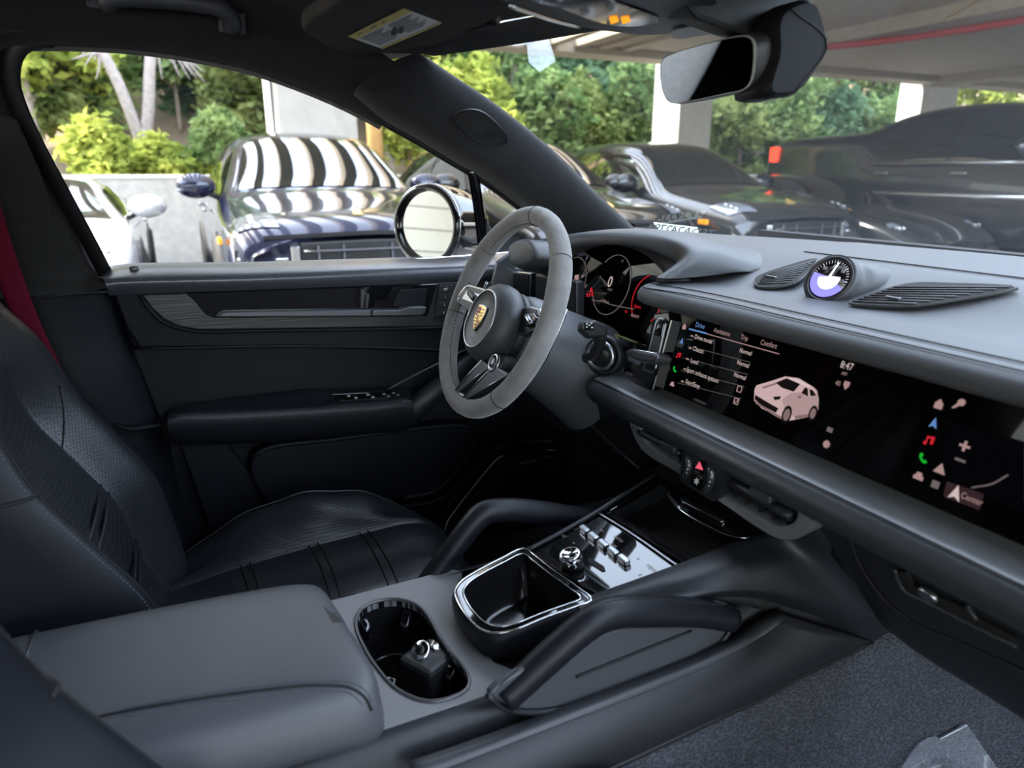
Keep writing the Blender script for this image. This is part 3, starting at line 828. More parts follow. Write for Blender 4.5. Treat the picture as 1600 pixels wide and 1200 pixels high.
# shelf trim below the screens and the padded roll under it
def xr(x, P):
    return [(x, y, z) for y, z in P]
TP = [(.178, .956), (.165, .954), (.14, .9535), (.118, .953), (.114, .951)]
loft('shelf_trim', [xr(x, TP) for x in (-.247, -.15, 0, .3, .75)], TRIMW, db, nu=14)
box('shelf_end_block', (-.235, .15, .948), (.02, .06, .008), TRIMW, db, bev=.002)
BPF = [(.125, .9505), (.114, .950), (.106, .945), (.100, .936), (.100, .926), (.106, .917), (.118, .910), (.14, .906), (.17, .903)]
def bsc(x, k):
    return [(x, .13 + (y - .13) * k, .93 + (z - .93) * k) for y, z in BPF]
loft('padded_roll', [bsc(-.258, .2), bsc(-.257, .6), bsc(-.252, .9), bsc(-.24, 1), bsc(-.1, 1), bsc(.1, 1), bsc(.4, 1), bsc(.75, 1)], mat('roll_leather', (.028, .030, .035), .42, bump=.1, bscale=900, kind='vor', spec=.4), db, nu=26, nv=50)
tube('roll_seam', [(x, .1125, .9515) for x in (-.25, 0, .3, .74)], .0008, SEAM, db, n=20, k=5)

# clock on top
ckc = ox(1296, 436, 0.0)
ckn = V((0.10, -.86, .50)).normalized()
cF = zframe(ckc, ckn)
loft('clock_cowl', [[cF @ V((r * cos(a), r * sin(a), h)) for a in [2 * pi * i / 24 for i in range(24)]] for r, h in ((.0335, .001), (.0345, .004), (.036, .002), (.0375, -.006), (.039, -.02))] +
     [[V((.04 * cos(a) * k, .37 + yy, 1.122 + max(-.02, .034 * sin(a)) * k2)) for a in [2 * pi * i / 24 for i in range(24)]] for k, k2, yy in ((1.05, .95, 0), (.9, .7, .05), (.45, .3, .10))],
     DASH, db, nu=36, nv=24, cu=True)
ck = lathe('clock', [(.0, -.004), (.0285, -.004), (.0290, .0), (.0315, .003), (.0335, .002), (.0335, -.02)], mat('clock_bezel', (.03, .03, .033), .3, .3), db, cF, 40)
lathe('clock_face', [(.0, .0), (.0285, .0), (.0285, -.002)], mat('clock_face', (.004, .004, .006), .25), ck, cF @ Matrix.Translation((0, 0, -.0005)), 40)
slab('clock_glow', [cF @ V((.027 * cos(a), .027 * sin(a), .001)) for a in [pi * .93 + i * .95 * pi / 20 for i in range(21)]] + [cF @ V((.002, .002, .001))], ckn, .0006, emat('clock_violet', (.30, .28, .95), .5), ck)
slab('clock_white_glow', [cF @ V((.016 * cos(a), .016 * sin(a), .0016)) for a in [pi * 1.0 + i * 1.1 * pi / 20 for i in range(21)]] + [cF @ V((.002, .004, .0016))], ckn, .0005, emat('clock_white', (.85, .85, 1.0), .7), ck)
for i in range(40):
    a = pi * .0 + i * 2 * pi / 40
    if pi * .95 < a < pi * 1.85:
        continue
    A_, B_ = cF @ V((.0235 * cos(a), .0235 * sin(a), .001)), cF @ V(((.0275) * cos(a), .0275 * sin(a), .001))
    tube('clock_tick', [A_, B_], .0004 if i % 5 else .0008, emat('clock_print', (.8, .8, .9), .3), ck, n=2, k=4, raw=True)
for i, a in enumerate((pi * .5, pi * .25, 0.0, pi * .75)):
    text('clock_numeral', ('60', '10', '15', '50')[i], cF @ Matrix.Translation((.0195 * cos(a), .0195 * sin(a), .001)), .0065, MATS['clock_print'], ck, 'CENTER')
tube('clock_hand', [cF @ V((0, 0, .003)), cF @ V((.0035, .024, .003))], [.0014, .0006], emat('clock_hand', (.9, .9, 1), 1.5), ck, n=3, k=6)
tube('clock_hand', [cF @ V((0, 0, .0025)), cF @ V((-.006, -.008, .0025))], [.0014, .0008], emat('clock_hand2', (.9, .9, 1), 1.2), ck, n=3, k=6)

# top air vents with their slats
VP_, VN_ = V((0, .30, 1.1045)), V((0, -.305, .952)).normalized()
def ov(px, py, d=0.002):
    return op(px, py, VP_ + VN_ * d, VN_)
def slat_vent(name, outline, lines, tab):
    O = crs([ov(*p, .0035) for p in outline], 40, True)
    c = sum(O, V()) / len(O)
    ve = slab(name, [c + (p - c) * 1.0 for p in O], VN_, .004, DASH, db, .001)
    slab('vent_opening', [c + (p - c) * .955 + VN_ * .0006 for p in O], VN_, .002, BLKD, ve)
    for a, b in lines:
        A_, B_ = ov(*a, .0050), ov(*b, .0050)
        tube('vent_slat', [A_, B_], .0013, mat('slat_grey', (.07, .075, .083), .45), ve, n=2, k=6, raw=True, flat=(1.0, .6))
    box('vent_tab', ov(*tab, .006), (.020, .006, .004), DSAT, ve, bev=.001)
    return ve
L1 = []
for i in range(9):
    f = i / 8
    L1.append(((1181 + 4 * (1 - f) + f * 12, 443 - 13 * f), (1233 + 40 * f, 441 - 34 * f)))
slat_vent('air_vent', [(1177, 441), (1180, 433), (1195, 426), (1235, 413), (1268, 404), (1278, 403), (1276, 409), (1255, 432), (1240, 442), (1215, 447), (1185, 447)], L1, (1205, 433))
L2 = []
for i in range(8):
    f = i / 7
    L2.append(((1332 + 64 * f, 470 - 22 * f), (1432 + 145 * f, 474 - 26 * f)))
slat_vent('air_vent', [(1325, 472), (1345, 464), (1395, 447), (1430, 441), (1500, 442), (1560, 444), (1594, 447), (1575, 453), (1500, 466), (1430, 476), (1370, 476)], L2, (1395, 466))

# gear selector block beside the screen
SX = gl(-.19, 0).x
def osx(px, py, d=0.0):
    return op(px, py, GP + GN * (.012 + d), GN)
gs_ = slab('selector_block', [osx(1022, 489), osx(1046, 486), osx(1048, 500), osx(1018, 612), osx(985, 588), osx(1004, 560)], GN, .03, PIANO, db, .003)
slab('selector_frame', [osx(*p, .002) for p in ((1024, 502), (1030, 495), (1038, 497), (1040, 505), (1024, 576), (1018, 583), (1004, 578), (1012, 550))], GN, .003, SATIN, gs_, .0006)
slab('selector_inlay', [osx(*p, .0035) for p in ((1025.5, 504), (1030, 498), (1037, 499), (1038, 506), (1022.5, 575), (1018, 580), (1006.5, 576.5), (1014, 550))], GN, .003, BLK, gs_, .0006)
slab('park_button', [osx(*p, .005) for p in ((1026, 505), (1030, 499.5), (1036, 501), (1037, 506), (1033, 527), (1020, 523))], GN, .003, PIANO, gs_, .001)
text('park_letter', 'P', frame(osx(1028, 512, .0056), GX, GY, GN), .011, PAPER, gs_, 'CENTER')
slab('selector_lever', [osx(*p, .035) for p in ((975, 549), (984, 544), (1022, 550), (1028, 556), (1022, 567), (1000, 566), (978, 556))], GN, .03, DSAT, gs_, .004)
tube('selector_lever_line', [osx(985, 546, .036), osx(1008, 549, .036), osx(1026, 553, .036)], .0008, CHROME, gs_, n=8, k=5)
slab('gloss_strip', [osx(*p, -.004) for p in ((958, 524), (962, 521), (1000, 537), (1010, 540), (1000, 552), (970, 545), (958, 538))], GN, .01, PIANO, db, .001)
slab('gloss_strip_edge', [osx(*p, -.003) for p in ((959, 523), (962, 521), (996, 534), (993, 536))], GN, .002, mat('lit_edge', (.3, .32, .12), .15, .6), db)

# lower vents, switch pod and lower panels
LP, LN_ = V((0, .120, .89)), V((0, -.985, -.17)).normalized()
def ol(px, py, d=0.0):
    return op(px, py, LP + LN_ * d, LN_)
vo = [(981, 655), (1000, 652), (1060, 682), (1130, 717), (1200, 754), (1250, 780), (1275, 797), (1274, 818), (1250, 840), (1225, 845), (1200, 836), (1130, 789), (1060, 741), (1012, 712), (998, 699)]
vi = [(1000, 666), (1010, 664), (1060, 692), (1130, 730), (1200, 768), (1235, 789), (1245, 797), (1243, 810), (1232, 822), (1216, 823), (1195, 814), (1130, 773), (1060, 725), (1022, 701), (1010, 692)]
VO, VI = crs([ol(*p) for p in vo], 60, True), crs([ol(*p) for p in vi], 60, True)
vh = slab('vent_housing', VO, LN_, .045, DSAT if False else mat('vent_frame', (.12, .126, .138), .42, bump=.05, bscale=1200), db, .003, hole=VI)
vb = slab('vent_backing', crs([ol(*p, -.035) for p in vo], 40, True), LN_, .01, BLKD, db)
for a, b, tabp in (((1003, 674), (1068, 708), (1042, 700)), ((1136, 746), (1240, 806), (1186, 774))):
    A_, B_ = ol(*a, -.006), ol(*b, -.006)
    tube('vent_bar', [A_, A_.lerp(B_, .5), B_], .0085, LEA2, vh, n=8, k=10, flat=(1.2, .8))
    c = ol(*tabp, .006)
    slab('vent_bar_tab', [c + V((x, 0, z)) for x, z in rrect(.032, .013, .004, 4)], LN_, .014, DSAT, vh, .002)
    for i in range(5):
        f = (i + .5) / 5
        p = A_.lerp(B_, f) + V((0, .012, -.012))
        box('vent_fin', p, (.0015, .018, .022), BLK, vh)
pod = slab('switch_pod', [ol(*p, .012) for p in ((1066, 700), (1074, 697), (1128, 727), (1133, 733), (1119, 782), (1112, 784), (1064, 754), (1061, 748))], LN_, .05, LEA2, db, .002)
slab('hazard_button', [ol(*p, .0135) for p in ((1084, 711), (1102, 720), (1098, 744), (1081, 735))], LN_, .004, PIANO, pod, .0008)
slab('hazard_triangle', [ol(*p, .0140) for p in ((1086, 731), (1098, 735), (1093, 721))], LN_, .0006, emat('hazard_red', (.9, .12, .2), .35), pod)
slab('climate_button', [ol(*p, .0135) for p in ((1081, 738), (1098, 747), (1094, 768), (1078, 758))], LN_, .004, PIANO, pod, .0008)
slab('fan_icon', [ol(1088 + 5 * cos(i * pi / 6) * (1 if i % 2 else .5), 752 + 6 * sin(i * pi / 6) * (1 if i % 2 else .5), .0140) for i in range(12)], LN_, .0006, PAPER, pod)
for a, b in (((1076, 714), (1071, 745)), ((1112, 731), (1105, 766))):
    tube('climate_rocker', [ol(*a, .011), ol((a[0] + b[0]) / 2 + 3, (a[1] + b[1]) / 2, .016), ol(*b, .011)], .0055, SATIN if False else DSAT, pod, n=10, k=8, flat=(.9, .7))
    for f in (.2, .42, .62, .8):
        lathe('rocker_dot', [(0, .0006), (.0012, .0006), (.0012, 0)], PAPER, pod, zframe(ol(a[0] + (b[0] - a[0]) * f + 2 * sin(pi * f), a[1] + (b[1] - a[1]) * f, .0205), LN_), 8)
# glovebox side
def gb(x, s):
    return [(x, .150, .906 - 0), (x, .16, .88), (x, .175, .84), (x, .20, .79), (x, .225, .755), (x, .26, .742)]
loft('lower_panel', [[oy(1268, 800, .15), oy(1285, 830, .16), oy(1310, 870, .175), oy(1345, 925, .20), oy(1372, 968, .225), oy(1388, 988, .26)], gb(.26, 0), gb(.35, 0), gb(.45, 0), gb(.6, 0), gb(.78, 0)], LEA2, db, nu=24, nv=40)
def ogb(px, py, d=0.0):
    return op(px, py, V((.3, .185, .82)) + V((0, -.9, -.43)) * d, V((0, -.9, -.43)))
tube('glovebox_seam', [ogb(1323, 826, .002), ogb(1330, 850, .002), ogb(1345, 885, .002), ogb(1375, 930, .002), ogb(1420, 968, .002), ogb(1500, 1005, .002), ogb(1600, 1050, .002)], .0014, SEAM, db, n=40, k=5)
gh = slab('glovebox_handle_recess', [ogb(*p, .0025) for p in ((1400, 893), (1416, 894), (1426, 916), (1500, 950), (1512, 946), (1524, 966), (1588, 1000), (1586, 1008), (1500, 964), (1420, 927))], V((0, -.9, -.43)), .004, BLKD, db, .0008)
tube('handle_recess_lip', [ogb(*p, .003) for p in ((1398, 890), (1404, 908), (1414, 924), (1440, 937), (1500, 967), (1560, 997), (1590, 1011))], .0022, mat('handle_edge', (.03, .031, .034), .4), gh, n=30, k=6)
tube('handle_recess_lip', [ogb(*p, .003) for p in ((1512, 945), (1518, 958), (1526, 968))], .0022, MATS['handle_edge'], gh, n=10, k=6)
lathe('glovebox_lock', [(0, .003), (.006, .003), (.008, .001), (.008, -.004)], SATIN, db, zframe(ogb(1449, 930, .004), V((0, -.9, -.43))), 20, sx=1.3, sy=.9)
# knee panel left of the console, steering column side
loft('knee_panel', [[oy(870, 600, .19), oy(905, 640, .19), oy(950, 690, .19), oy(1000, 735, .19)], [oy(880, 590, .16), oy(915, 625, .155), oy(960, 668, .15), oy(1002, 705, .15)], [oy(900, 585, .15), oy(925, 605, .14), oy(955, 632, .135), oy(990, 660, .135)]], LEA2, db, nu=20, nv=10)
tube('knee_panel_edge', [oy(868, 598, .185), oy(903, 640, .185), oy(950, 688, .185), oy(1000, 733, .185)], .004, DSAT, db, n=20, k=6)
# ================================================================== steering wheel
WT = math.radians(24.2)
WC = V((-.37, 0, 1.05))
w2, wn = V((0, sin(WT), cos(WT))), V((0, -cos(WT), sin(WT)))
WM = frame(WC, (1, 0, 0), w2, wn)
sw_ = thing('steering_wheel', 'grey suede steering wheel with shield emblem in front of the driver seat', 'steering wheel', matrix=WM)
bpy.context.view_layer.update()
def ow(px, py, d=0.0):
    return op(px, py, WC + wn * d, wn)
RR, TR = .168, .0165
rim = []
for i in range(96):
    a = 2 * pi * i / 96
    g = 1 + .10 * (math.exp(-((a - .45) / .28) ** 2) + math.exp(-((a - (pi - .45)) / .28) ** 2))
    ring = []
    for j in range(16):
        b = 2 * pi * j / 16
        r = RR + TR * .95 * g * cos(b)
        ring.append(WM @ V((r * cos(a), r * sin(a), TR * 1.03 * g * sin(b))))
    rim.append(ring)
vs_ = [p for r in rim for p in r]
fs = [(i * 16 + j, ((i + 1) % 96) * 16 + j, ((i + 1) % 96) * 16 + (j + 1) % 16, i * 16 + (j + 1) % 16) for i in range(96) for j in range(16)]
link('rim', mesh('rim', vs_, fs), SUEDE, sw_)
for a in (pi / 2 - .03, pi * .215, pi * 1.06, pi * 1.74, pi * .80):
    tube('rim_seam', [WM @ V(((RR + (TR + .0004) * cos(b)) * cos(a), (RR + (TR + .0004) * cos(b)) * sin(a), (TR + .0008) * sin(b))) for b in [2 * pi * j / 20 for j in range(20)]], .0006, SEAM, sw_, n=20, k=4, closed=True, raw=True)
def ring_path(r, z, a0=0.0, a1=2 * pi, n=60):
    return [WM @ V((r * cos(a0 + (a1 - a0) * i / (n - 1)), r * sin(a0 + (a1 - a0) * i / (n - 1)), z)) for i in range(n)]
stitches('rim_stitching', ring_path(RR - TR * .93, .004, 0, 2 * pi * .995), sw_, 130, .0045, .0007, SEAM)
# hub
HM = WM @ Matrix.Translation((0, -.022, 0))
hub = lathe('airbag_cover', [(.062, -.02), (.067, -.012), (.0685, .0), (.066, .012), (.060, .021), (.052, .027), (.049, .028), (.0475, .0265), (.0, .0285)], mat('hub_leather', (.045, .047, .052), .5, bump=.08, bscale=900, kind='vor'), sw_, HM, 56)
tube('hub_ring', [HM @ V((.0495 * cos(2 * pi * i / 48), .0495 * sin(2 * pi * i / 48), .0275)) for i in range(48)], .0016, SATIN, hub, n=48, k=6, closed=True, raw=True)
lathe('hub_base', [(.058, -.045), (.063, -.03), (.064, -.018)], BLK, sw_, HM, 40)
GOLD = mat('emblem_gold', (.72, .50, .20), .3, .8)
SHW = [(-1, .95), (-.75, 1.02), (0, 1.08), (.75, 1.02), (1, .95), (1.02, .2), (.9, -.3), (.6, -.75), (0, -1.15), (-.6, -.75), (-.9, -.3), (-1.02, .2)]
def shield(s, z, m, name, par, sub=None):
    return slab(name, [HM @ V((x * s * .78, y * s + .001, z)) for x, y in (sub or SHW)], wn, .002, m, par, .0003)
em = shield(.0205, .0305, SATIN, 'emblem', hub)
shield(.0190, .0312, GOLD, 'emblem_field', em)
REDP, BLKP = mat('emblem_red', (.45, .02, .02), .4), mat('emblem_black', (.01, .01, .01), .4)
for (x0, x1, y0, y1) in ((-.9, -.05, .78, .92), (-.9, -.05, .5, .64), (-.9, -.05, .25, .38), (.05, .8, -.32, -.22), (.05, .62, -.58, -.48), (.05, .38, -.82, -.74)):
    for m_, ys in ((REDP, 0), (BLKP, .13)):
        slab('emblem_stripe', [HM @ V((x * .019 * .78, y * .019 + .001, .0318)) for x, y in ((x0, y0 - ys), (x1, y0 - ys), (x1, y1 - ys), (x0, y1 - ys))], wn, .0006, m_, em)
for cx, cy in ((.45, .75), (.45, .45), (.45, .2), (-.45, -.1), (-.4, -.4), (-.25, -.7)):
    slab('emblem_antler', [HM @ V(((cx + dx) * .019 * .78, (cy + dy) * .019 + .001, .0318)) for dx, dy in ((-.3, -.06), (.2, -.04), (.32, .08), (0, .02), (-.25, .06))], wn, .0006, BLKP, em)
shield(.0062, .0322, GOLD, 'emblem_centre', em)
slab('emblem_horse', [HM @ V((x * .0042, y * .0048 + .001, .0328)) for x, y in ((-.6, -1), (-.2, -.2), (-.7, .3), (-.2, .9), (.3, 1), (.2, .3), (.7, .1), (.3, -.1), (.5, -1), (.1, -.4), (-.2, -.9))], wn, .0004, BLKP, em)
text('airbag_lettering', 'AIRBAG', HM @ Matrix.Translation((0, -.034, .0287)), .005, mat('grey_print', (.12, .12, .13), .5), hub, 'CENTER')
# side spokes with switches
for sgn in (-1, 1):
    Pl = [(-.062, .026), (-.10, .030), (-.143, .037), (-.150, .030), (-.156, .006), (-.150, -.002), (-.11, -.012), (-.064, -.020)]
    P3 = [ow(*q, .012) for q in ((713, 471), (713, 463), (725, 447), (732, 444), (768, 454), (778, 470), (750, 498), (743, 495))] if sgn < 0 else [ow(*q, -.012) for q in ((800, 482), (829, 478), (842, 481), (843, 490), (838, 513), (832, 517), (816, 524), (800, 520))]
    c = sum(P3, V()) / len(P3)
    sp = slab('side_spoke', P3, wn, .014, SATIN, sw_, .0025)
    slab('spoke_inlay', [c + (p - c) * .86 + wn * .0012 for p in P3], wn, .003, BLK, sp, .0008)
    if sgn < 0:
        slab('switch_plate', [ow(*q, .015) for q in ((721, 467), (729, 454), (756, 461), (747, 478))], wn, .004, SATIN, sp, .001)
        tube('thumb_roller', [ow(734, 458, .017), ow(744, 470, .017)], .0055, LEA2, sp, n=4, k=12)
        for q in ((730, 448), (717, 468), (745, 489), (760, 457)):
            lathe('spoke_screw', [(0, .0012), (.0026, .0012), (.003, 0)], CHROME, sp, zframe(ow(*q, .0138), wn), 10)
    else:
        slab('switch_plate', [ow(*q, -.004) for q in ((818, 492), (832, 488), (838, 496), (833, 508), (819, 509))], wn, .010, PIANO, sp, .0015)
        tube('thumb_roller', [ow(823, 494, -.002), ow(830, 506, -.002)], .0042, SATIN, sp, n=4, k=12)
# twin lower spoke
for sgn in (-1, 1):
    Q = ((753, 562), (765, 573), (714, 614), (703, 620)) if sgn < 0 else ((772, 571), (795, 585), (729, 624), (716, 629))
    P3 = [ow(*q, .008) for q in Q]
    b = slab('lower_spoke', P3, wn, .016, DSAT, sw_, .002)
    tube('spoke_edge', [P3[0] + wn * .0006, P3[3] + wn * .0006], .0014, SATIN, b, n=2, k=6, raw=True)
    tube('spoke_edge', [P3[1] + wn * .0006, P3[2] + wn * .0006], .0010, SATIN, b, n=2, k=6, raw=True)
ft = slab('spoke_foot', [ow(*q, .0075) for q in ((703, 617), (714, 610), (730, 620), (727, 627), (716, 631), (706, 626))], wn, .012, SATIN, sw_, .002)
for q in ((709, 620), (717, 626)):
    lathe('spoke_screw', [(0, .0012), (.0024, .0012), (.003, 0)], BLK, ft, zframe(ow(*q, .0078), wn), 10)
# drive mode dial on the lower right of the hub
MD = WM @ Matrix.Translation((.066, -.078, -.004))
lathe('dial_stalk', [(.019, -.02), (.0185, .004), (.017, .010), (0, .010)], BLK, sw_, MD, 24)
dl = lathe('mode_dial', [(.016, .006), (.0165, .011), (.0150, .0135), (.0105, .0135), (.0095, .0115), (.0, .0115)], SATIN, sw_, MD, 28)
lathe('dial_button', [(.0085, .011), (.0085, .0140), (.007, .0150), (0, .0150)], DSAT, dl, MD, 20)
# paddles behind the rim
for sgn in (-1, 1):
    P = [(.098 * sgn, .030), (.140 * sgn, .046), (.150 * sgn, .032), (.146 * sgn, -.040), (.136 * sgn, -.052), (.096 * sgn, -.020)]
    pd = slab('shift_paddle', [WM @ V((x, y, -.030)) for x, y in P], wn, .004, BLK, sw_, .001)
    tube('paddle_edge', [WM @ V((.149 * sgn, .042, -.029)), WM @ V((.151 * sgn, .01, -.029)), WM @ V((.143 * sgn, -.052, -.029))], .0042, SATIN, pd, n=10, k=8, flat=(.6, 1))
# column
cs = thing('steering_column', 'grey steering column shroud with a black stalk behind the wheel', 'steering column', tuple(WC - wn * .15))
def ring(z, rx, ry, dy):
    return [WM @ V((rx * cos(a), ry * sin(a) + dy, z)) for a in [2 * pi * i / 24 for i in range(24)]]
SHR = mat('shroud_plastic', (.06, .064, .072), .5, bump=.05, bscale=1200)
loft('column_shroud', [ring(-.032, .02, .02, -.02), ring(-.032, .058, .056, -.022), ring(-.045, .07, .068, -.025), ring(-.10, .082, .078, -.032), ring(-.16, .09, .088, -.04), ring(-.22, .095, .10, -.05)], SHR, cs, nu=36, nv=20, cu=True)
lathe('column_collar', [(.060, -.034), (.064, -.03), (.060, -.026)], BLK, cs, HM, 40)
sk = tube('wiper_stalk', [ox(905, 560, -.30), ox(925, 556, -.275), ox(936, 540, -.262), ox(938, 520, -.255)], [.010, .009, .010, .011], BLK, cs, n=14, k=10)
sf = slab('stalk_head', [ox(*p, -.235) for p in ((910, 502), (932, 500), (950, 508), (951, 522), (945, 527), (922, 528), (908, 516))], (1, -.3, .3), .03, BLK, sk, .004)
slab('stalk_face', [ox(*p, -.2335) for p in ((914, 503), (930, 502.5), (928, 516), (914, 516))], (1, -.3, .3), .003, PIANO, sf, .0008)
for i, (a, b) in enumerate(((917, 506), (924, 505), (917, 511), (925, 512), (921, 508))):
    box('stalk_print', ox(a, b, -.233), (.0006, .003, .0012), PAPER, sf)
lathe('column_ring', [(.024, -.012), (.026, .0), (.024, .004), (.019, .004), (.018, -.01)], SATIN, cs, zframe(ox(938, 556, -.262), (.55, -.8, .1)), 30)
lathe('column_ring_core', [(.0, .0), (.0185, .0), (.0185, -.01)], BLK, cs, zframe(ox(938, 556, -.262), (.55, -.8, .1)), 24)
lathe('ring_housing', [(.034, -.03), (.033, -.006), (.027, -.002), (.025, -.012)], LEA2, cs, zframe(ox(940, 556, -.262), (.55, -.8, .1)), 30)
# ================================================================== centre console
cc = thing('center_console', 'dark centre console with grab handles, cup holder and glossy touch panel', 'console', (0, -.1, .5))
PZ = .742
def hole_plate(name, outer, hole, nrm, th, m, par, bev=.001):
    c = sum(hole, V()) / len(hole)
    n = V(nrm).normalized()
    x = (hole[0] - c)
    x = (x - n * x.dot(n)).normalized()
    y = n.cross(x)
    O2 = [((p - c).dot(x), (p - c).dot(y)) for p in outer]
    out = []
    for h in hole:
        dx, dy = (h - c).dot(x), (h - c).dot(y)
        best = None
        for i in range(len(O2)):
            (ax, ay), (bx, by) = O2[i], O2[(i + 1) % len(O2)]
            ex, ey = bx - ax, by - ay
            den = dx * ey - dy * ex
            if abs(den) < 1e-12:
                continue
            t = (ax * ey - ay * ex) / den
            s = (ax * dy - ay * dx) / den
            if t > 0 and -1e-6 <= s <= 1 + 1e-6 and (best is None or t < best):
                best = t
        out.append(c + x * dx * best + y * dy * best)
    return slab(name, out, nrm, th, m, par, bev, hole=hole)
cup = crs([oz(*p, PZ) for p in ((556, 975), (566, 952), (590, 940), (622, 937), (650, 945), (668, 962), (684, 990), (700, 1014), (722, 1040), (733, 1060), (730, 1077), (708, 1090), (672, 1097), (645, 1091), (618, 1076), (592, 1048), (572, 1018))], 64, True)
plate_o = [V((-.128, -.50, PZ)), V((-.134, -.17, PZ)), V((-.092, -.165, PZ)), V((-.080, -.205, PZ)), V((.075, -.205, PZ)), V((.088, -.165, PZ)), V((.112, -.17, PZ)), V((.112, -.50, PZ))]
pl = hole_plate('cup_holder_plate', plate_o, cup, (0, 0, 1), .012, PLATE, cc)
tube('cup_holder_ring', [p + V((0, 0, .0008)) for p in cup], .0022, mat('ring_grey', (.10, .10, .105), .35, .5), pl, n=64, k=6, closed=True, raw=True)
cc0 = sum(cup, V()) / len(cup)
loft('cup_holder_well', [cup, [p + V((0, 0, -.01)) for p in cup], [cc0 + (p - cc0) * .92 + V((0, 0, -.075)) for p in cup], [cc0 + (p - cc0) * .88 + V((0, 0, -.08)) for p in cup], [cc0 + (p - cc0) * .02 + V((0, 0, -.08)) for p in cup]], mat('well_gloss', (.006, .006, .007), .22), pl, nu=64, cu=True)
for a, b, a2, b2 in ((567, 968, 576, 985), (637, 955, 632, 978), (707, 1042, 699, 1062), (612, 1060, 606, 1082)):
    tube('cup_clip', [oz(a, b, PZ - .012), oz(a2, b2, PZ - .022), oz((a + a2) / 2 + 1, b2 + 12, PZ - .034)], .007, PIANO, pl, n=8, k=6, flat=(1.1, .5))
lp = box('cup_bridge', oz(668, 1052, PZ - .03), (.05, .045, .05), BLK, pl, Matrix.Rotation(.5, 3, 'Z'), .006)
kF = zframe(oz(663, 1020, PZ - .006), (.35, -.55, .75))
lathe('socket_knob', [(.016, -.03), (.016, -.012), (.0175, -.011), (.0175, -.008), (.0115, -.007), (.011, .004), (.012, .006), (.012, .010), (.0105, .012), (.0, .012)], CHROME, pl, kF, 28)
lathe('socket_cap_mark', [(0, .0004), (.006, .0004), (.006, 0)], BLK, pl, kF @ Matrix.Translation((0, 0, .0122)), 16)

# body flanks
def sec(y, P):
    return [(x, y, z) for x, z in P]
FLK = [sec(-.95, [(.106, .742), (.118, .738), (.138, .70), (.152, .655), (.160, .632)]), sec(-.3, [(.108, .742), (.120, .737), (.138, .70), (.152, .655), (.160, .632)]), sec(-.15, [(.104, .744), (.120, .738), (.138, .70), (.152, .66), (.160, .632)]),
       sec(0, [(.085, .762), (.118, .752), (.138, .715), (.153, .67), (.162, .637)]), sec(.1, [(.09, .785), (.13, .772), (.15, .73), (.158, .69), (.166, .648)]), sec(.2, [(.10, .80), (.15, .785), (.165, .75), (.166, .71), (.170, .658)]), sec(.36, [(.10, .82), (.15, .79), (.172, .76), (.17, .72), (.172, .672)])]
loft('passenger_flank', FLK, LEA2, cc, nu=16, nv=40)
loft('driver_flank', [[(-x - .014, y, z) for x, y, z in r] for r in FLK], LEA2, cc, nu=16, nv=40)
box('tunnel_core', (0, .0, .52), (.30, 1.5, .20), BLKD, cc, bev=.03)
# lower rail with a bevelled top edge
A_ = [ox(640, 1222, .168), ox(700, 1200, .168), ox(850, 1142, .167), ox(1000, 1085, .166), ox(1090, 1048, .166), ox(1150, 1018, .168), ox(1205, 985, .171), ox(1232, 963, .173)]
A0 = [ox(640, 1190, .150), ox(700, 1170, .150), ox(850, 1116, .150), ox(1000, 1060, .150), ox(1090, 1024, .150), ox(1150, 993, .152), ox(1190, 965, .154), ox(1212, 956, .158)]
Bq = [ox(800, 1270, .180), ox(860, 1242, .180), ox(980, 1188, .180), ox(1120, 1122, .180), ox(1200, 1085, .180), ox(1270, 1046, .181), ox(1330, 1018, .182), ox(1362, 1001, .182)]
Bm = [a.lerp(b, .9) + V((.004, 0, 0)) for a, b in zip(A_, Bq)]
RAILM = mat('rail_plastic', (.017, .018, .022), .45, bump=.05, bscale=1200, spec=.4)
loft('lower_rail_bevel', [A0, A_], mat('rail_bevel_highlight', (.034, .036, .042), .42, bump=.05, bscale=1200), cc, nu=30, thick=.002)  # paler copy of the rail plastic paints the highlight on its bevel
loft('lower_rail', [A_, Bm, Bq], RAILM, cc, nu=30, thick=.002)
tube('rail_foot', Bq, .004, BLK, cc, n=30, k=6)
# wing up to the dash
W0 = [ox(905, 950, .078), ox(1000, 917, .092), ox(1100, 880, .108), ox(1190, 846, .122), ox(1230, 838, .140), ox(1268, 836, .17)]
W1 = [ox(935, 966, .10), ox(1015, 938, .112), ox(1100, 905, .128), ox(1190, 880, .145), ox(1260, 878, .160), ox(1318, 893, .18)]
W2 = [ox(985, 972, .115), ox(1045, 947, .13), ox(1115, 926, .142), ox(1190, 926, .155), ox(1275, 948, .172), ox(1388, 988, .192)]
W3 = [ox(985, 984, .11), ox(1045, 957, .125), ox(1115, 935, .135), ox(1190, 937, .145), ox(1262, 960, .16), ox(1362, 1001, .185)]
loft('console_wing', [[p + V((-.02, 0, -.004)) for p in W0], W0, W1, W2, W3], LEA2, cc, nu=40, nv=24)
tube('ribbed_strip', [ox(1105, 932, .128), ox(1150, 932, .135), ox(1200, 944, .143), ox(1258, 962, .152)], .012, mat('ribbed_rubber', (.012, .012, .013), .6, bump=1.0, bscale=300, kind='dots', vary=.6), cc, n=16, k=8, flat=(.5, .8))
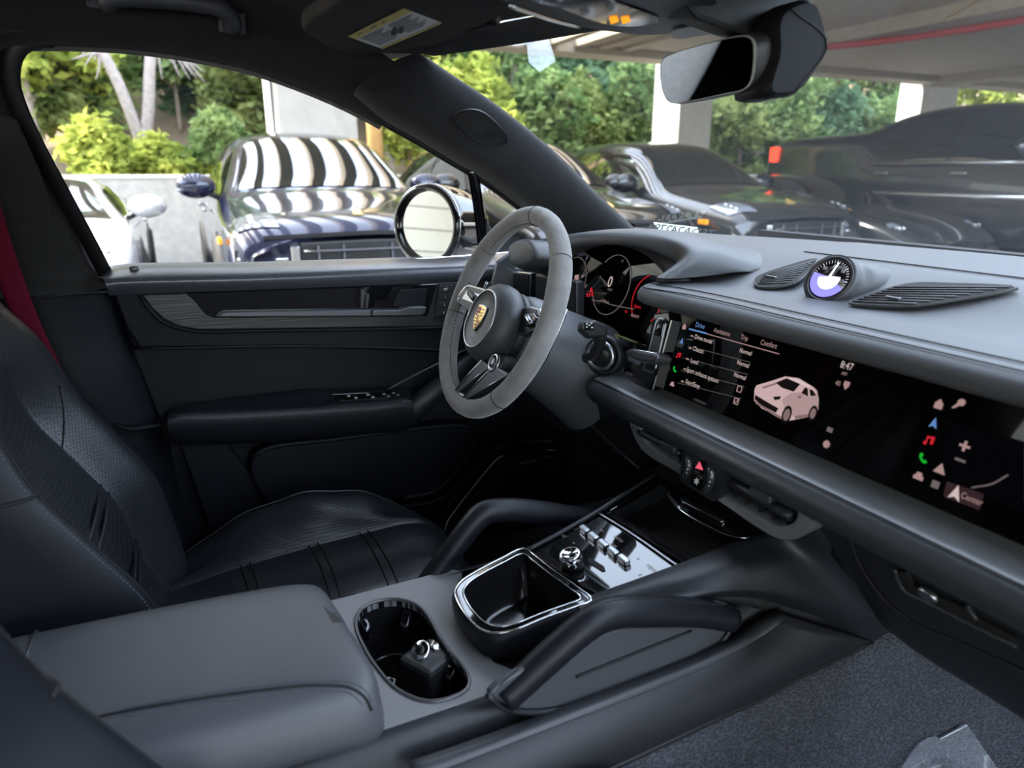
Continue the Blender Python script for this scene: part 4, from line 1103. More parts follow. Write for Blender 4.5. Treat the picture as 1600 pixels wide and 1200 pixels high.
# scoop under the passenger grab handle
SC = mat('scoop_plastic', (.06, .064, .072), .4, bump=.05, bscale=1200)
sp_ = [(764, 1084), (784, 1102), (830, 1110), (900, 1100), (1000, 1066), (1085, 1034), (1128, 1000), (1150, 955), (1120, 940), (960, 985), (900, 1005)]
slab('handle_scoop', crs([ox(a, b, .145) for a, b in sp_], 50, True), (1, 0, .25), .012, SC, cc, .003)
tube('scoop_edge', [ox(a, b, .147) for a, b in ((1152, 948), (1146, 972), (1128, 1003), (1085, 1037), (1000, 1069), (900, 1103), (830, 1113), (784, 1105), (762, 1086))], .0034, LEA2, cc, n=40, k=8)
tube('scoop_groove', [ox(a, b, .1465) for a, b in ((900, 1058), (960, 1034), (1030, 1006), (1080, 986))], .0016, SEAM, cc, n=20, k=6)
gr = tube('grab_handle', [ox(786, 1092, .140), ox(800, 1080, .140), ox(850, 1034, .140), ox(902, 988, .140), ox(930, 968, .140), ox(962, 957, .140), ox(1020, 955, .141), ox(1090, 957, .142), ox(1142, 966, .144)], [.0155, .0165, .017, .0175, .0175, .017, .0165], LEA, cc, n=44, k=14, flat=(1.0, 1.0))
gl_ = tube('grab_handle', [ox(664, 916, -.143), ox(676, 900, -.143), ox(705, 862, -.143), ox(738, 819, -.143), ox(756, 802, -.143), ox(785, 797, -.142), ox(830, 799, -.141), ox(895, 808, -.138), ox(930, 812, -.137)], [.0155, .0165, .017, .0175, .0175, .017, .0165], LEA, cc, n=44, k=14)
tube('handle_seam', [ox(780, 1072, .156), ox(895, 968, .156), ox(955, 939, .155), ox(1130, 945, .157)], .0007, SEAM, gr, n=30, k=5)
lathe('handle_foot', [(.022, -.01), (.023, -.002), (.018, .003)], LEA, gl_, zframe(ox(668, 914, -.143), (0, .2, 1)), 20)

# storage bin with gloss rim
def pz(y):
    return .7915 + .2 * (y + .05)
TP0, TN = V((0, -.05, .7915)), V((0, -.196, .981)).normalized()
def ot(px, py, d=0.0):
    return op(px, py, TP0 + TN * d, TN)
BN = V((0, -.12, .993))
BP_ = V((0, -.15, .782))
def ob(px, py, d=0.0):
    return op(px, py, BP_ + BN * d, BN)
bo = crs([ob(*p) for p in ((818, 857), (785, 872), (745, 893), (722, 908), (711, 924), (717, 944), (732, 966), (752, 984), (772, 990), (800, 986), (850, 966), (900, 948), (925, 938), (905, 920), (860, 888), (835, 868))], 60, True)
bc = sum(bo, V()) / len(bo)
bi = [bc + (p - bc) * .86 + V((0, 0, 0)) for p in bo]
bin_ = slab('storage_bin_rim', bo, BN, .012, PIANO, cc, .002, hole=bi)
tube('bin_chrome_edge', [p + BN * .0006 for p in bo], .0013, CHROME, bin_, n=60, k=6, closed=True, raw=True)
tube('bin_chrome_edge', [p + BN * .0006 for p in bi], .0009, CHROME, bin_, n=60, k=6, closed=True, raw=True)
loft('bin_well', [bi, [bc + (p - bc) * .97 - BN * .01 for p in bi], [bc + (p - bc) * .82 - BN * .055 for p in bi], [bc + (p - bc) * .7 - BN * .06 for p in bi], [bc + (p - bc) * .02 - BN * .06 for p in bi]], mat('bin_gloss', (.006, .006, .007), .15), bin_, nu=60, cu=True)
loft('bin_body', [bo, [bc + (p - bc) * 1.045 - BN * .004 for p in bo], [bc + (p - bc) * 1.075 - BN * .014 for p in bo], [bc + (p - bc) * 1.06 - BN * .028 for p in bo], [bc + (p - bc) * .95 - BN * .045 for p in bo]], LEA, cc, nu=60, nv=14, cu=True)

# touch panel, switches, knob
tp = [(824, 858), (932, 798), (1066, 889), (945, 934), (912, 918)]
pn = slab('touch_panel', [ot(*p) for p in tp], TN, .012, PIANO, cc, .001)
lf = [ot(820, 862, .004), ot(880, 830, .004), ot(932, 800, .004), ot(975, 772, .004), ot(1022, 742, .004)]
tube('panel_side_rail', lf, .0032, LEA2, cc, n=20, k=8)
tube('panel_side_rail', [ot(915, 944, .003), ot(1000, 915, .003), ot(1066, 893, .004), ot(1130, 870, .006), ot(1188, 850, .008)], .0032, LEA2, cc, n=20, k=8)
tube('panel_chrome_strip', [ot(930, 798, .002), ot(985, 832, .002), ot(1066, 889, .002)], .0024, SATIN, cc, n=12, k=6, flat=(1, .5))
for a, b in ((914, 832), (928, 843), (943, 854.5), (959, 866.5), (975, 879)):
    t_ = ot(a, b, .0)
    rr = Matrix.Rotation(.196, 3, 'X')
    box('toggle_switch', t_ + TN * .004, (.0180, .0095, .009), SATIN, pn, rr, .0022, seg=3)
kn = lathe('volume_knob', [(.0135, 0), (.0135, .012), (.0142, .013), (.0142, .019), (.0128, .0205), (.010, .0205), (.0092, .0195), (0, .0195)], CHROME, pn, zframe(ot(894, 884, .0), TN), 32)
lathe('knob_base', [(.0145, 0), (.0150, .010), (.0138, .012)], BLK, pn, zframe(ot(894, 884, .0), TN), 32)
lathe('knob_face', [(0, .0006), (.0078, .0006), (.0078, 0)], PIANO, kn, zframe(ot(894, 884, .0197), TN), 24)
sl_ = [ot(*p, .0012) for p in ((918, 874), (922, 871), (944, 885), (946, 891), (941, 892), (920, 879))]
slab('panel_slot', sl_, TN, .002, BLKD, pn)
prn = mat('panel_print', (.30, .25, .22), .5)
for a, b, s in ((901, 826, '[]'), (880, 837, 'A/C'), (897, 848, 'o'), (958, 852, 'OFF'), (996, 873, 'Y'), (1018, 888, 'MENU'), (1000, 898, 'R'), (940, 829, '<>'), (966, 842, 'AUTO')):
    text('panel_symbol', s, frame(ot(a, b, .0006), (1, 0, 0), TN.cross(V((1, 0, 0))), TN), .007, prn, pn, 'CENTER')
# open tray ahead of the panel
TN2 = TN
tw = [(938, 796), (1028, 742), (1060, 760), (1165, 838), (1192, 848), (1076, 886)]
tr_ = slab('tray_surround', [ot(*p, -.001) for p in tw], TN, .006, PIANO, cc, .001, hole=[ot(*p, -.001) for p in ((955, 797), (1030, 752), (1058, 768), (1150, 838), (1160, 846), (1078, 876))])
slab('tray_floor', [ot(*p, -.03) for p in ((930, 800), (1040, 738), (1200, 845), (1070, 900))], TN, .004, mat('tray_rubber', (.01, .01, .011), .7, bump=.4, bscale=300), cc)
loft('tray_side', [[ot(963, 797, .001), ot(1000, 778, .001), ot(1038, 752, .001)], [ot(967, 800, -.015), ot(1003, 783, -.015), ot(1040, 760, -.015)], [ot(968, 812, -.03), ot(1005, 795, -.03), ot(1045, 775, -.03)]], LEA2, cc, nu=12, nv=6)
dw = slab('tray_drawer', [ot(*p, .016) for p in ((1040, 770), (1048, 766), (1170, 826), (1174, 838), (1160, 841), (1140, 836), (1060, 795))], V((0, -.6, .8)), .02, PIANO, cc, .003)
slab('drawer_chrome_handle', [ot(*p, .020) for p in ((1063, 778), (1068, 775), (1130, 806), (1131, 814), (1126, 815), (1064, 783))], V((0, -.6, .8)), .006, CHROME, dw, .001)
tube('drawer_edge', [ot(1042, 772, .0165), ot(1062, 796, .0165), ot(1140, 837, .0165), ot(1168, 841, .0165)], .0009, CHROME, dw, n=20, k=5)
box('under_vent_wall', (0, .20, .84), (.30, .05, .10), BLKD, cc, bev=.01)

# armrest box
def asec(y, zt, k=1.0):
    P = [(-.108, -.066), (-.116, -.05), (-.118, -.03), (-.112, -.010), (-.098, -.001), (0, .004), (.085, -.001), (.104, -.010), (.114, -.025), (.120, -.04), (.122, -.058), (.112, -.066)]
    return [V((x * k, y, zt + z)) for x, z in P]
def front(sec_, dy, k):
    c = sum(sec_, V()) / len(sec_)
    return [c + (p - c) * k + V((0, dy, 0)) for p in sec_]
asx = [asec(-.90, .812), asec(-.70, .811), asec(-.60, .809), asec(-.50, .805), asec(-.42, .800), asec(-.39, .797)]
last = asec(-.375, .795)
asx += [front(last, 0, .985), front(last, .010, .94), front(last, .016, .84), front(last, .018, .55), front(last, .018, .05)]
for r in asx:                       # front edge runs a little further forward towards the passenger
    for p in r:
        p.y += .10 * max(0, p.y + .5) * (p.x + .05) / .12
arm = loft('armrest', asx, ARM, cc, nu=48, nv=60)
tube('armrest_seam', trace(arm, ((150, 1122), (195, 1112), (300, 1094), (400, 1080), (500, 1071), (550, 1076), (572, 1092), (580, 1110))), .0013, SEAM, arm, n=50, k=5)
stitches('armrest_stitching', trace(arm, ((195, 1106), (300, 1087), (400, 1072), (500, 1063), (550, 1067), (573, 1081), (581, 1098)), .0004), arm, 120, .0022, .0006)
stitches('armrest_stitching', trace(arm, ((195, 1119), (300, 1101), (400, 1087), (500, 1078), (548, 1084), (568, 1102)), .0004), arm, 120, .0022, .0006)
_ah = tracer(arm)(514, 960, -.009)
if _ah:
    box('armrest_latch', _ah, (.05, .022, .018), BLK, arm, Matrix.Rotation(.25, 3, 'Z'), .008, seg=3)
tube('armrest_hinge_line', [V((-.119, -.655, .762)), V((-.112, -.655, .803)), V((-.05, -.655, .814))], .0022, DSAT, arm, n=10, k=6)
box('console_rear_body', (0, -.67, .685), (.20, .52, .1), LEA2, cc, bev=.01)
# ================================================================== seats
def interp(t, T):
    for (a, b), (c, d) in zip(T, T[1:]):
        if t <= c:
            f = max(0, (t - a) / (c - a))
            return b + (d - b) * f
    return T[-1][1]
def make_seat(label, cx, sg, dy, group):
    """sg = +1: inboard side at larger x (driver)"""
    s = thing('front_seat', label, 'car seat', (cx, -.4 + dy, FZ), group=group)
    X = lambda q: cx + sg * q
    zb = [(-.56, .60), (-.52, .625), (-.42, .678), (-.31, .698), (-.2, .678), (-.135, .638), (-.09, .59), (-.05, .53)]
    zc = [(-.56, .61), (-.45, .628), (-.3, .640), (-.15, .646), (-.10, .635), (-.07, .60), (-.05, .52)]
    rows_far, rows_c, rows_n = [], [], []
    ys = [-.56, -.52, -.47, -.42, -.36, -.31, -.25, -.2, -.16, -.135, -.11, -.09, -.07, -.05]
    for y in ys:
        b, c = interp(y, zb), interp(y, zc)
        b = max(b, c - .02)
        Y = y + dy
        rows_far.append([V((X(-.225), Y, .48)), V((X(-.23), Y, b - .06)), V((X(-.215), Y, b - .012)), V((X(-.185), Y, b)), V((X(-.15), Y, b - .012)), V((X(-.115), Y, c + .004)), V((X(-.105), Y, c - .012))])
        rows_n.append([V((X(.105), Y, c - .012)), V((X(.115), Y, c + .004)), V((X(.15), Y, b - .012)), V((X(.185), Y, b)), V((X(.205), Y, b - .012)), V((X(.215), Y, b - .06)), V((X(.21), Y, .48))])
        rows_c.append([V((X(-.108), Y, c - .014)), V((X(-.10), Y, c - .001)), V((X(-.05), Y, c + .003)), V((X(0), Y, c)), V((X(.05), Y, c + .003)), V((X(.10), Y, c - .001)), V((X(.108), Y, c - .014))])
    loft('cushion_bolster', rows_far, PERF, s, nu=24, nv=40)
    loft('cushion_bolster', rows_n, PERF, s, nu=24, nv=40)
    ce_ = loft('cushion_centre', rows_c, PERF, s, nu=20, nv=40)
    for yy in (-.44, -.425, -.325, -.31, -.235, -.22):
        z = interp(yy, zc) + .0015
        tube('cushion_channel', [V((X(-.10), yy + dy, z)), V((X(-.05), yy + dy + .004, z + .003)), V((X(0), yy + dy + .006, z)), V((X(.05), yy + dy + .004, z + .003)), V((X(.10), yy + dy, z))], .0016, SEAM, ce_, n=14, k=5)
    tube('cushion_piping', [r[2] + V((-sg * .003, 0, .004)) for r in rows_far], .0014, DSAT, s, n=30, k=6)
    box('seat_base', (cx, -.32 + dy, .50), (.42, .46, .12), BLK, s, bev=.02)
    # backrest
    yb = [(.56, -.515), (.70, -.535), (.78, -.553), (.86, -.597), (.935, -.640), (1.03, -.675), (1.1, -.715), (1.25, -.775), (1.36, -.83)]
    hw = [(.56, .19), (.7, .20), (.9, .21), (1.0, .205), (1.1, .175), (1.25, .13), (1.36, .12)]
    zs = [.56, .63, .70, .78, .86, .935, 1.03, 1.1, 1.18, 1.25, 1.33]
    far, cen, nea = [], [], []
    for z in zs:
        y, h = interp(z, yb) + dy, interp(z, hw)
        d = interp(z, [(.56, .02), (.7, .05), (.95, .05), (1.1, .02), (1.3, 0.0)])
        far.append([V((X(-h - .03), y - .16, z)), V((X(-h - .035), y - .05, z)), V((X(-h - .012), y - .008, z)), V((X(-h + .02), y, z)), V((X(-h + .06), y - d * .55, z)), V((X(-h + .09), y - d - .004, z)), V((X(-h + .098), y - d - .02, z))])
        cen.append([V((X(-h + .094), y - d - .014, z)), V((X(-h + .105), y - d, z)), V((X(0), y - d - .006, z)), V((X(h - .105), y - d, z)), V((X(h - .094), y - d - .014, z))])
        nea.append([V((X(h - .098), y - d - .02, z)), V((X(h - .09), y - d - .004, z)), V((X(h - .06), y - d * .55, z)), V((X(h - .022), y - .004, z)), V((X(h - .004), y - .003, z)), V((X(h + .008), y - .03, z)), V((X(h + .014), y - .08, z)), V((X(h + .01), y - .18, z))])
    fb = loft('backrest_bolster', far, PERF, s, nu=24, nv=50)
    bc_ = loft('backrest_centre', cen, PERF, s, nu=16, nv=40)
    nb = loft('backrest_side_bolster', nea, LEA, s, nu=30, nv=50)
    pick = lambda R_, i: [r[i] for r in R_]
    tube('bolster_seam', [r[3] + V((sg * .012, .002, 0)) for r in nea[2:8]], .0011, SEAM, nb, n=30, k=5)
    stitches('bolster_stitching', [r[4] + V((sg * .0028, -.003, 0)) for r in nea[2:8]], nb, 80, .003, .0008)
    # break between shoulder and side bolster
    a = nea[5]
    tube('bolster_break', [r.copy() + V((sg * .001, .001, 0)) for r in a[3:8]], .0022, SEAM, nb, n=16, k=5)
    for z in (.70, .715, .80, .815):
        y, h = interp(z, yb) + dy, interp(z, hw)
        d = interp(z, [(.56, .02), (.7, .05), (.95, .05), (1.1, .02), (1.3, 0.0)])
        tube('backrest_rib', [V((X(-h + .105), y - d + .001, z)), V((X(0), y - d + .004, z)), V((X(h - .105), y - d + .001, z))], .003, LEA2, bc_, n=10, k=6)
    if sg > 0:
        q = trace(fb, ((92, 602), (98, 630), (100, 660), (97, 700), (88, 745)), .0006)
        if len(q) > 4:
            tube('bolster_crease', q, .0013, SEAM, fb, n=20, k=5)
    box('backrest_shell', (cx, -.80 + dy, .98), (.34, .06, .5), BLK, s, Matrix.Rotation(-.33, 3, 'X') if False else Matrix.Rotation(.33, 3, 'X'), .02)
    return s
make_seat('black perforated leather driver seat facing the steering wheel', -.37, 1, 0.0, 'front seats')
make_seat('black leather passenger seat at the near edge, cut off by the frame', .385, -1, 0.06, 'front seats')
# ================================================================== things under the roof
# sun visor
VSP, VSN = V((-.33, -.2, 1.44)), V((-.04, .16, -1)).normalized()
def ovs(px, py, d=0.0):
    return op(px, py, VSP + VSN * d, VSN)
vv = thing('sun_visor', 'dark sun visor with a warning label folded up above the driver', 'sun visor', tuple(VSP))
vo_ = crs([ovs(*p) for p in ((478, 38), (474, 48), (482, 58), (510, 73), (555, 91), (568, 92), (578, 89), (590, 90), (610, 93), (630, 90), (680, 72), (745, 47), (762, 36), (790, 20), (775, -20), (650, -60), (545, -8), (505, 20))], 70, True)
slab('visor_board', vo_, VSN, .014, mat('visor_cloth', (.042, .039, .037), .95, bump=.2, bscale=300, vary=.3, spec=.1), vv, .005, smooth=False, seg=3)
lb = slab('warning_label', [ovs(*p, .0008) for p in ((543, 57), (630, 14), (690, 36), (596, 76))], VSN, .0006, PAPER, vv)
slab('label_yellow_band', [ovs(*p, .0014) for p in ((543, 57), (630, 14), (643, 18.5), (556, 61.5))], VSN, .0004, mat('label_yellow', (.72, .58, .18), .7), lb)
slab('label_yellow_band', [ovs(*p, .0014) for p in ((594, 75), (690, 35), (690, 37), (597, 77))], VSN, .0004, MATS['label_yellow'], lb)
def lp_(u, v):      # bilinear place on the label
    a, b, c, d = V((543, 57, 0)), V((630, 14, 0)), V((690, 36, 0)), V((596, 76, 0))
    q = (a * (1 - u) + b * u) * (1 - v) + (d * (1 - u) + c * u) * v
    return q.x, q.y
for i in range(9):
    for u0, u1 in ((.06, .46), (.54, .94)):
        v = .3 + i * .065
        if u0 < .5 and i in (3, 4, 5) and False:
            continue
        A_, B_ = lp_(u0, v), lp_(u1 - .12 * ((i * 7) % 3) / 2, v)
        tube('label_line', [ovs(*A_, .0012), ovs(*B_, .0012)], .0007, mat('label_ink', (.32, .33, .36), .7), lb, n=2, k=4, raw=True)
for i, (u, v) in enumerate(((.42, .62), (.47, .58), (.52, .66), (.57, .60), (.50, .54))):
    q = lp_(u, v)
    slab('label_pictogram', [ovs(q[0] + dx, q[1] + dy, .0016) for dx, dy in ((-4, -2), (3, -4), (5, 3), (-2, 5))], VSN, .0003, INK, lb)
q = lp_(.14, .1)
for u in (.16, .38, .42, .58):
    q = lp_(u, .1)
    slab('label_mark', [ovs(q[0] + dx, q[1] + dy, .0020) for dx, dy in ((-3, 1.5), (3, -1.6), (3.5, -.6), (-2.5, 2.6))], VSN, .0003, INK, lb)
tube('visor_pin', [ovs(728, 40, -.006), ovs(752, 34, -.006), ovs(775, 28, -.006)], .009, BLK, vv, n=6, k=8)
# grab handle over the driver's window
hd = thing('roof_handle', 'dark folded roof grab handle above the driver window', 'grab handle', tuple(ox(260, 20, -.53)))
HM_ = mat('handle_plastic', (.045, .048, .055), .45)
tube('handle_bar', [ox(160, 8, -.535), ox(175, -3, -.525), ox(230, -4, -.52), ox(300, 3, -.52), ox(345, 12, -.523), ox(360, 25, -.53), ox(364, 46, -.545)], [.012, .0125, .0125, .0125, .014], HM_, hd, n=30, k=10, flat=(.9, 1.1))
slab('handle_foot', [ox(*p, -.545) for p in ((134, 2), (150, -4), (186, 2), (184, 19), (136, 12))], (1, 0, -.6), .012, HM_, hd, .003)
slab('handle_foot', [ox(*p, -.548) for p in ((342, 22), (384, 20), (385, 56), (342, 51))], (1, 0, -.6), .012, HM_, hd, .003)
# overhead console
oc = thing('overhead_console', 'black overhead lamp console with a small amber light between the visors', 'overhead console', (0, 0, 1.45))
OCP, OCN = V((-.03, 0, 1.432)), V((0, .10, -1)).normalized()
def ooc(px, py, d=0.0):
    return op(px, py, OCP + OCN * d, OCN)
slab('console_housing', crs([ooc(*p) for p in ((770, -10), (800, 12), (850, 30), (905, 44), (960, 52), (1010, 56), (1060, 52), (1110, 36), (1120, 0), (1060, -40), (850, -60))], 50, True), OCN, .03, mat('overhead_plastic', (.02, .021, .024), .45), oc, .006)
slab('lamp_panel', crs([ooc(*p, .002) for p in ((820, -6), (880, 16), (935, 36), (975, 42), (1015, 40), (1030, 30), (960, 2), (900, -20))], 40, True), OCN, .006, PIANO, oc, .002)
tube('housing_highlight_edge', [ooc(795, 8, .003), ooc(830, 20, .003), ooc(870, 33, .003), ooc(905, 42, .003)], .0022, CHROME, oc, n=16, k=6)
for a in (959, 977):
    slab('amber_lamp', [ooc(*p, .0035) for p in ((a - 7, 30), (a + 5, 28), (a + 8, 34), (a - 4, 38))], OCN, .002, emat('amber_lamp', (1.0, .30, .02), .6), oc)
slab('lens_cover', crs([ooc(*p, .004) for p in ((1052, 48), (1075, 42), (1108, 38), (1124, 42), (1122, 52), (1090, 57), (1062, 62))], 24, True), OCN, .01, mat('lens_beige', (.16, .14, .125), .3), oc, .002)
# interior mirror
im = thing('rearview_mirror', 'black framed interior rear-view mirror hanging from the windshield', 'mirror', tuple(ox(1130, 100, -.02)))
IMP = V((-.03, .115, 1.382))
IMN = V((-.06, -.985, -.16)).normalized()
def oim(px, py, d=0.0):
    return op(px, py, IMP + IMN * d, IMN)
mo = crs([oim(*p) for p in ((1032, 104), (1036, 92), (1050, 84), (1110, 66), (1160, 55), (1173, 56), (1181, 64), (1181, 100), (1177, 125), (1168, 138), (1130, 148), (1070, 160), (1052, 162), (1042, 156), (1034, 135))], 60, True)
mc = sum(mo, V()) / len(mo)
mg = slab('mirror_case', mo, IMN, .008, BLK, im, .002)
loft('case_back', [mo, [mc + (p - mc) * 1.05 - IMN * .012 for p in mo], [mc + (p - mc) * 1.03 - IMN * .026 for p in mo], [mc + (p - mc) * .8 - IMN * .038 for p in mo], [mc + (p - mc) * .02 - IMN * .04 for p in mo]], mat('mirror_case', (.02, .021, .024), .45), im, nu=60, nv=14, cu=True)
slab('mirror_rim', [mc + (p - mc) * .995 + IMN * .0010 for p in mo], IMN, .001, mat('mirror_rim', (.30, .32, .30), .25), mg, hole=[mc + (p - mc) * .965 + IMN * .001 for p in mo])
slab('mirror_glass', [mc + (p - mc) * .965 + IMN * .0016 for p in mo], IMN, .001, mat('dim_mirror', (.42, .43, .44), .0, 1.0), mg)
mt = crs([ox(*p, .045) for p in ((1186, 30), (1240, 8), (1258, 55), (1263, 82), (1240, 122), (1217, 150), (1192, 156), (1170, 152), (1184, 90))], 40, True)
mtc = sum(mt, V()) / len(mt)
loft('sensor_housing', [[mtc + (p - mtc) * .9 + V((.03, 0, 0)) for p in mt], [mtc + (p - mtc) * 1.0 + V((.022, 0, 0)) for p in mt], mt, [mtc + (p - mtc) * 1.0 + V((-.03, .015, .0)) for p in mt], [mtc + (p - mtc) * .9 + V((-.06, .03, .0)) for p in mt]], mat('mirror_case2', (.006, .006, .007), .55, spec=.15), im, nu=40, cu=True)
slab('sensor_housing_side', [mtc + (p - mtc) * .9 + V((.03, 0, 0)) for p in mt], (1, 0, 0), .002, MATS['mirror_case2'], im, .0005)
tube('housing_groove', [mtc + (p - mtc) * .9 + V((.0305, 0, 0)) for p in (mt[2], mt[14], mt[24])], .0008, SEAM, im, n=12, k=5)
slab('ceiling_mount', [ox(*p, .03) for p in ((1040, -30), (1300, -60), (1262, 20), (1245, 60), (1180, 62), (1090, 30))], (1, -.2, -.2), .08, BLK, im, .006)

# ================================================================== door mirror outside
dm = thing('door_mirror', 'glossy black door mirror outside the driver window', 'mirror', tuple(ox(690, 398, -.90)))
MN = V((.50, -.86, .06)).normalized()
MC = ox(668, 352, -.93)
MF = zframe(MC, MN, (.86, .5, 0))
def mring(k, z, sx=.083, sy=.077, dx=0.0):
    return [MF @ V((sx * k * (cos(a) + dx), sy * k * sin(a) * (1 + .04 * cos(a)), z)) for a in [2 * pi * i / 40 for i in range(40)]]
gi = mring(1, .0)
mgl = slab('mirror_glass', gi, MN, .004, MIRR, dm)
loft('mirror_rim', [mring(1.0, -.006), mring(1.01, .006), mring(1.08, .013), mring(1.20, .010), mring(1.245, -.004), mring(1.24, -.02)], PIANO, dm, nu=48, nv=14, cu=True)
loft('mirror_shell', [mring(1.24, -.02), mring(1.22, -.05), mring(1.08, -.10, dx=.08), mring(.75, -.14, dx=.2), mring(.1, -.155, dx=2)], PIANO, dm, nu=48, nv=14, cu=True)
tube('rim_chrome_edge', mring(1.235, .004), .0016, CHROME, dm, n=40, k=6, closed=True, raw=True)
tube('mirror_arm', [ox(718, 380, -.90), ox(735, 382, -.86), ox(765, 388, -.80)], [.024, .02, .022], PIANO, dm, n=10, k=10, flat=(1, .6))

# ================================================================== small things
tg = thing('windshield_tag', 'white parking tag with mirrored letters at the windshield base', 'tag', tuple(oz(1058, 360, 1.14)))
TGP = oz(1092, 364, 1.147)
TGN = V((.25, -.60, .76)).normalized()
def otg(px, py, d=0.0):
    return op(px, py, TGP + TGN * d, TGN)
slab('tag_card', [otg(*p) for p in ((1021, 347), (1090, 355), (1094, 372), (1032, 364))], TGN, .001, mat('tag_white', (.62, .68, .63), .6), tg)
tx = (otg(1090, 362) - otg(1028, 355)).normalized()
ty = TGN.cross(tx)
text('tag_letters', 'TSDA242788', frame(otg(1062, 360.5, .0006), tx, ty, TGN), .034, INK, tg, 'CENTER', sx=-.9)
cf = thing('reflection_patch', 'pale translucent patch painting a reflection near the top of the windshield', 'painted_reflection', tuple(ox(830, 60, -.30)))  # pale sheet set here to paint a reflection in the glass
REFL_SHEET = bpy.data.materials.new('reflection_sheet')
REFL_SHEET.use_nodes = True
_t = REFL_SHEET.node_tree
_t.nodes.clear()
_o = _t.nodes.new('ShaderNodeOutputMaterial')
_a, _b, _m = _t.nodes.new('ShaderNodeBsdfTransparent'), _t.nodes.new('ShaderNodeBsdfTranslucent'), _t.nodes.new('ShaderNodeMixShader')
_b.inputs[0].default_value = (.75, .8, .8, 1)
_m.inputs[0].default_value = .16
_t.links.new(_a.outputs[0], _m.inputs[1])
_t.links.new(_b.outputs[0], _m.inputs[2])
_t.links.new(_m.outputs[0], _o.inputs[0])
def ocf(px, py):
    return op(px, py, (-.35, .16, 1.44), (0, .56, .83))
slab('reflection_sheet', [ocf(*p) for p in ((766, 38), (806, 20), (850, 34), (868, 96), (843, 113), (826, 98), (823, 70), (802, 72))], (0, -.56, -.83), .0006, REFL_SHEET, cf)
bgp = thing('plastic_bag', 'clear crumpled plastic bag lying on the footwell carpet', 'bag', tuple(oz(1490, 1180, FZ + .02)))
BAGM = bpy.data.materials.new('bag_film')
BAGM.use_nodes = True
_t = BAGM.node_tree
_t.nodes.clear()
_o = _t.nodes.new('ShaderNodeOutputMaterial')
_a, _b, _m = _t.nodes.new('ShaderNodeBsdfTransparent'), _t.nodes.new('ShaderNodeBsdfPrincipled'), _t.nodes.new('ShaderNodeMixShader')
_b.inputs['Base Color'].default_value = (.5, .55, .62, 1)
_b.inputs['Roughness'].default_value = .12
_b.inputs['Specular IOR Level'].default_value = 1.0
_m.inputs[0].default_value = .30
_t.links.new(_a.outputs[0], _m.inputs[1])
_t.links.new(_b.outputs[0], _m.inputs[2])
_t.links.new(_m.outputs[0], _o.inputs[0])
bhit = tracer(carpet)
rows = []
for j in range(9):
    r = []
    for i in range(12):
        u, v = i / 11, j / 8
        a, b = V((1375, 1250, 0)).lerp(V((1575, 1262, 0)), u), V((1446, 1172, 0)).lerp(V((1500, 1160, 0)), u)
        p = a.lerp(b, v)
        h = .010 + .028 * abs(sin(u * 3.1 + v * 2.2)) * (1 - .3 * v) + .004 * sin(u * 9 - v * 7)
        r.append((bhit(min(p.x, 1590), min(p.y, 1260), .004) or oz(p.x, p.y, FZ + .1)) + V((0, 0, .002 + h)))
    rows.append(r)
bg_ = loft('bag_sheet', rows, BAGM, bgp, nu=24, nv=16)
text('bag_lettering', 'F C', zframe(bhit(1448, 1192, .03), (.6, -.2, .75), (.5, .8, 0)), .022, INK, bgp)
tube('bag_edge', [rows[-1][3], rows[-1][7], rows[-1][11]], .0012, mat('bag_highlight', (.75, .78, .82), .1), bgp, n=12, k=5)
# ================================================================== the garage outside
CONC = mat('concrete', (.42, .41, .39), .85, bump=.3, bscale=9, vary=.28)
CONW = mat('concrete_pale', (.62, .61, .58), .85, bump=.2, bscale=6, vary=.18)
CTAN = mat('concrete_tan', (.36, .30, .23), .85, bump=.2, bscale=8, vary=.15)
ASPH = mat('garage_floor', (.16, .155, .15), .7, bump=.2, bscale=30, vary=.2)
gnd = tag(box('ground', (-2, 5, -.06), (24, 60, .12), ASPH), 'grey concrete floor of the parking garage', kind='structure')
GXW = -10.9                      # line of the parapet
pw = tag(box('wall_left', (GXW - .1, 5, .61), (.22, 60, 1.22), CONC), 'weathered concrete parapet wall behind the parked cars', kind='structure')
tag(box('trim_3', (GXW - .1, 5, 1.235), (.30, 60, .05), CONW, bev=.01), 'pale concrete coping on top of the parapet', kind='structure')
ZC = 3.22
def column(name, label, px0, px1, px2, y0px, xr, m1=CONW):
    """px0-px1: face towards -y, px1-px2: face towards +x; xr: x of its rear corner"""
    a = ox(px0, y0px, xr)
    b = oy(px1, y0px, a.y)
    c = ox(px2, y0px, b.x)
    o = box(name, ((xr + b.x) / 2, (a.y + c.y) / 2, ZC / 2), (abs(b.x - xr), c.y - a.y, ZC), m1, bev=.02)
    return tag(o, label, 'column', group='garage columns')
column('garage_column', 'wide pale concrete column behind the dark blue car', 412, 432, 556, 150, -10.7)
column('garage_column', 'pale concrete column behind the rear-view mirror', 1022, 1063, 1115, 150, -10.7)
column('garage_column', 'concrete column standing behind the pickup truck', 1409, 1446, 1502, 120, -10.7)
pp = tube('drain_pipe', [ox(426, 150, -9.75) + V((0, 0, -2.1)), ox(426, 150, -9.75) + V((0, 0, 1.0))], .035, mat('dark_pipe', (.10, .11, .11), .5, .4), None, n=3, k=10)
tag(pp, 'thin dark drain pipe beside the wide pale column', 'pipe')
wp = tube('wood_pole', [V((-12.2, ox(585, 200, -12.2).y, -.2)), V((-12.2, ox(582, 160, -12.2).y, 5))], .14, mat('pole_wood', (.42, .25, .09), .8, bump=.3, bscale=12, vary=.2), None, n=3, k=12)
tag(wp, 'brown wooden pole among the shrubs beyond the parapet', 'pole')
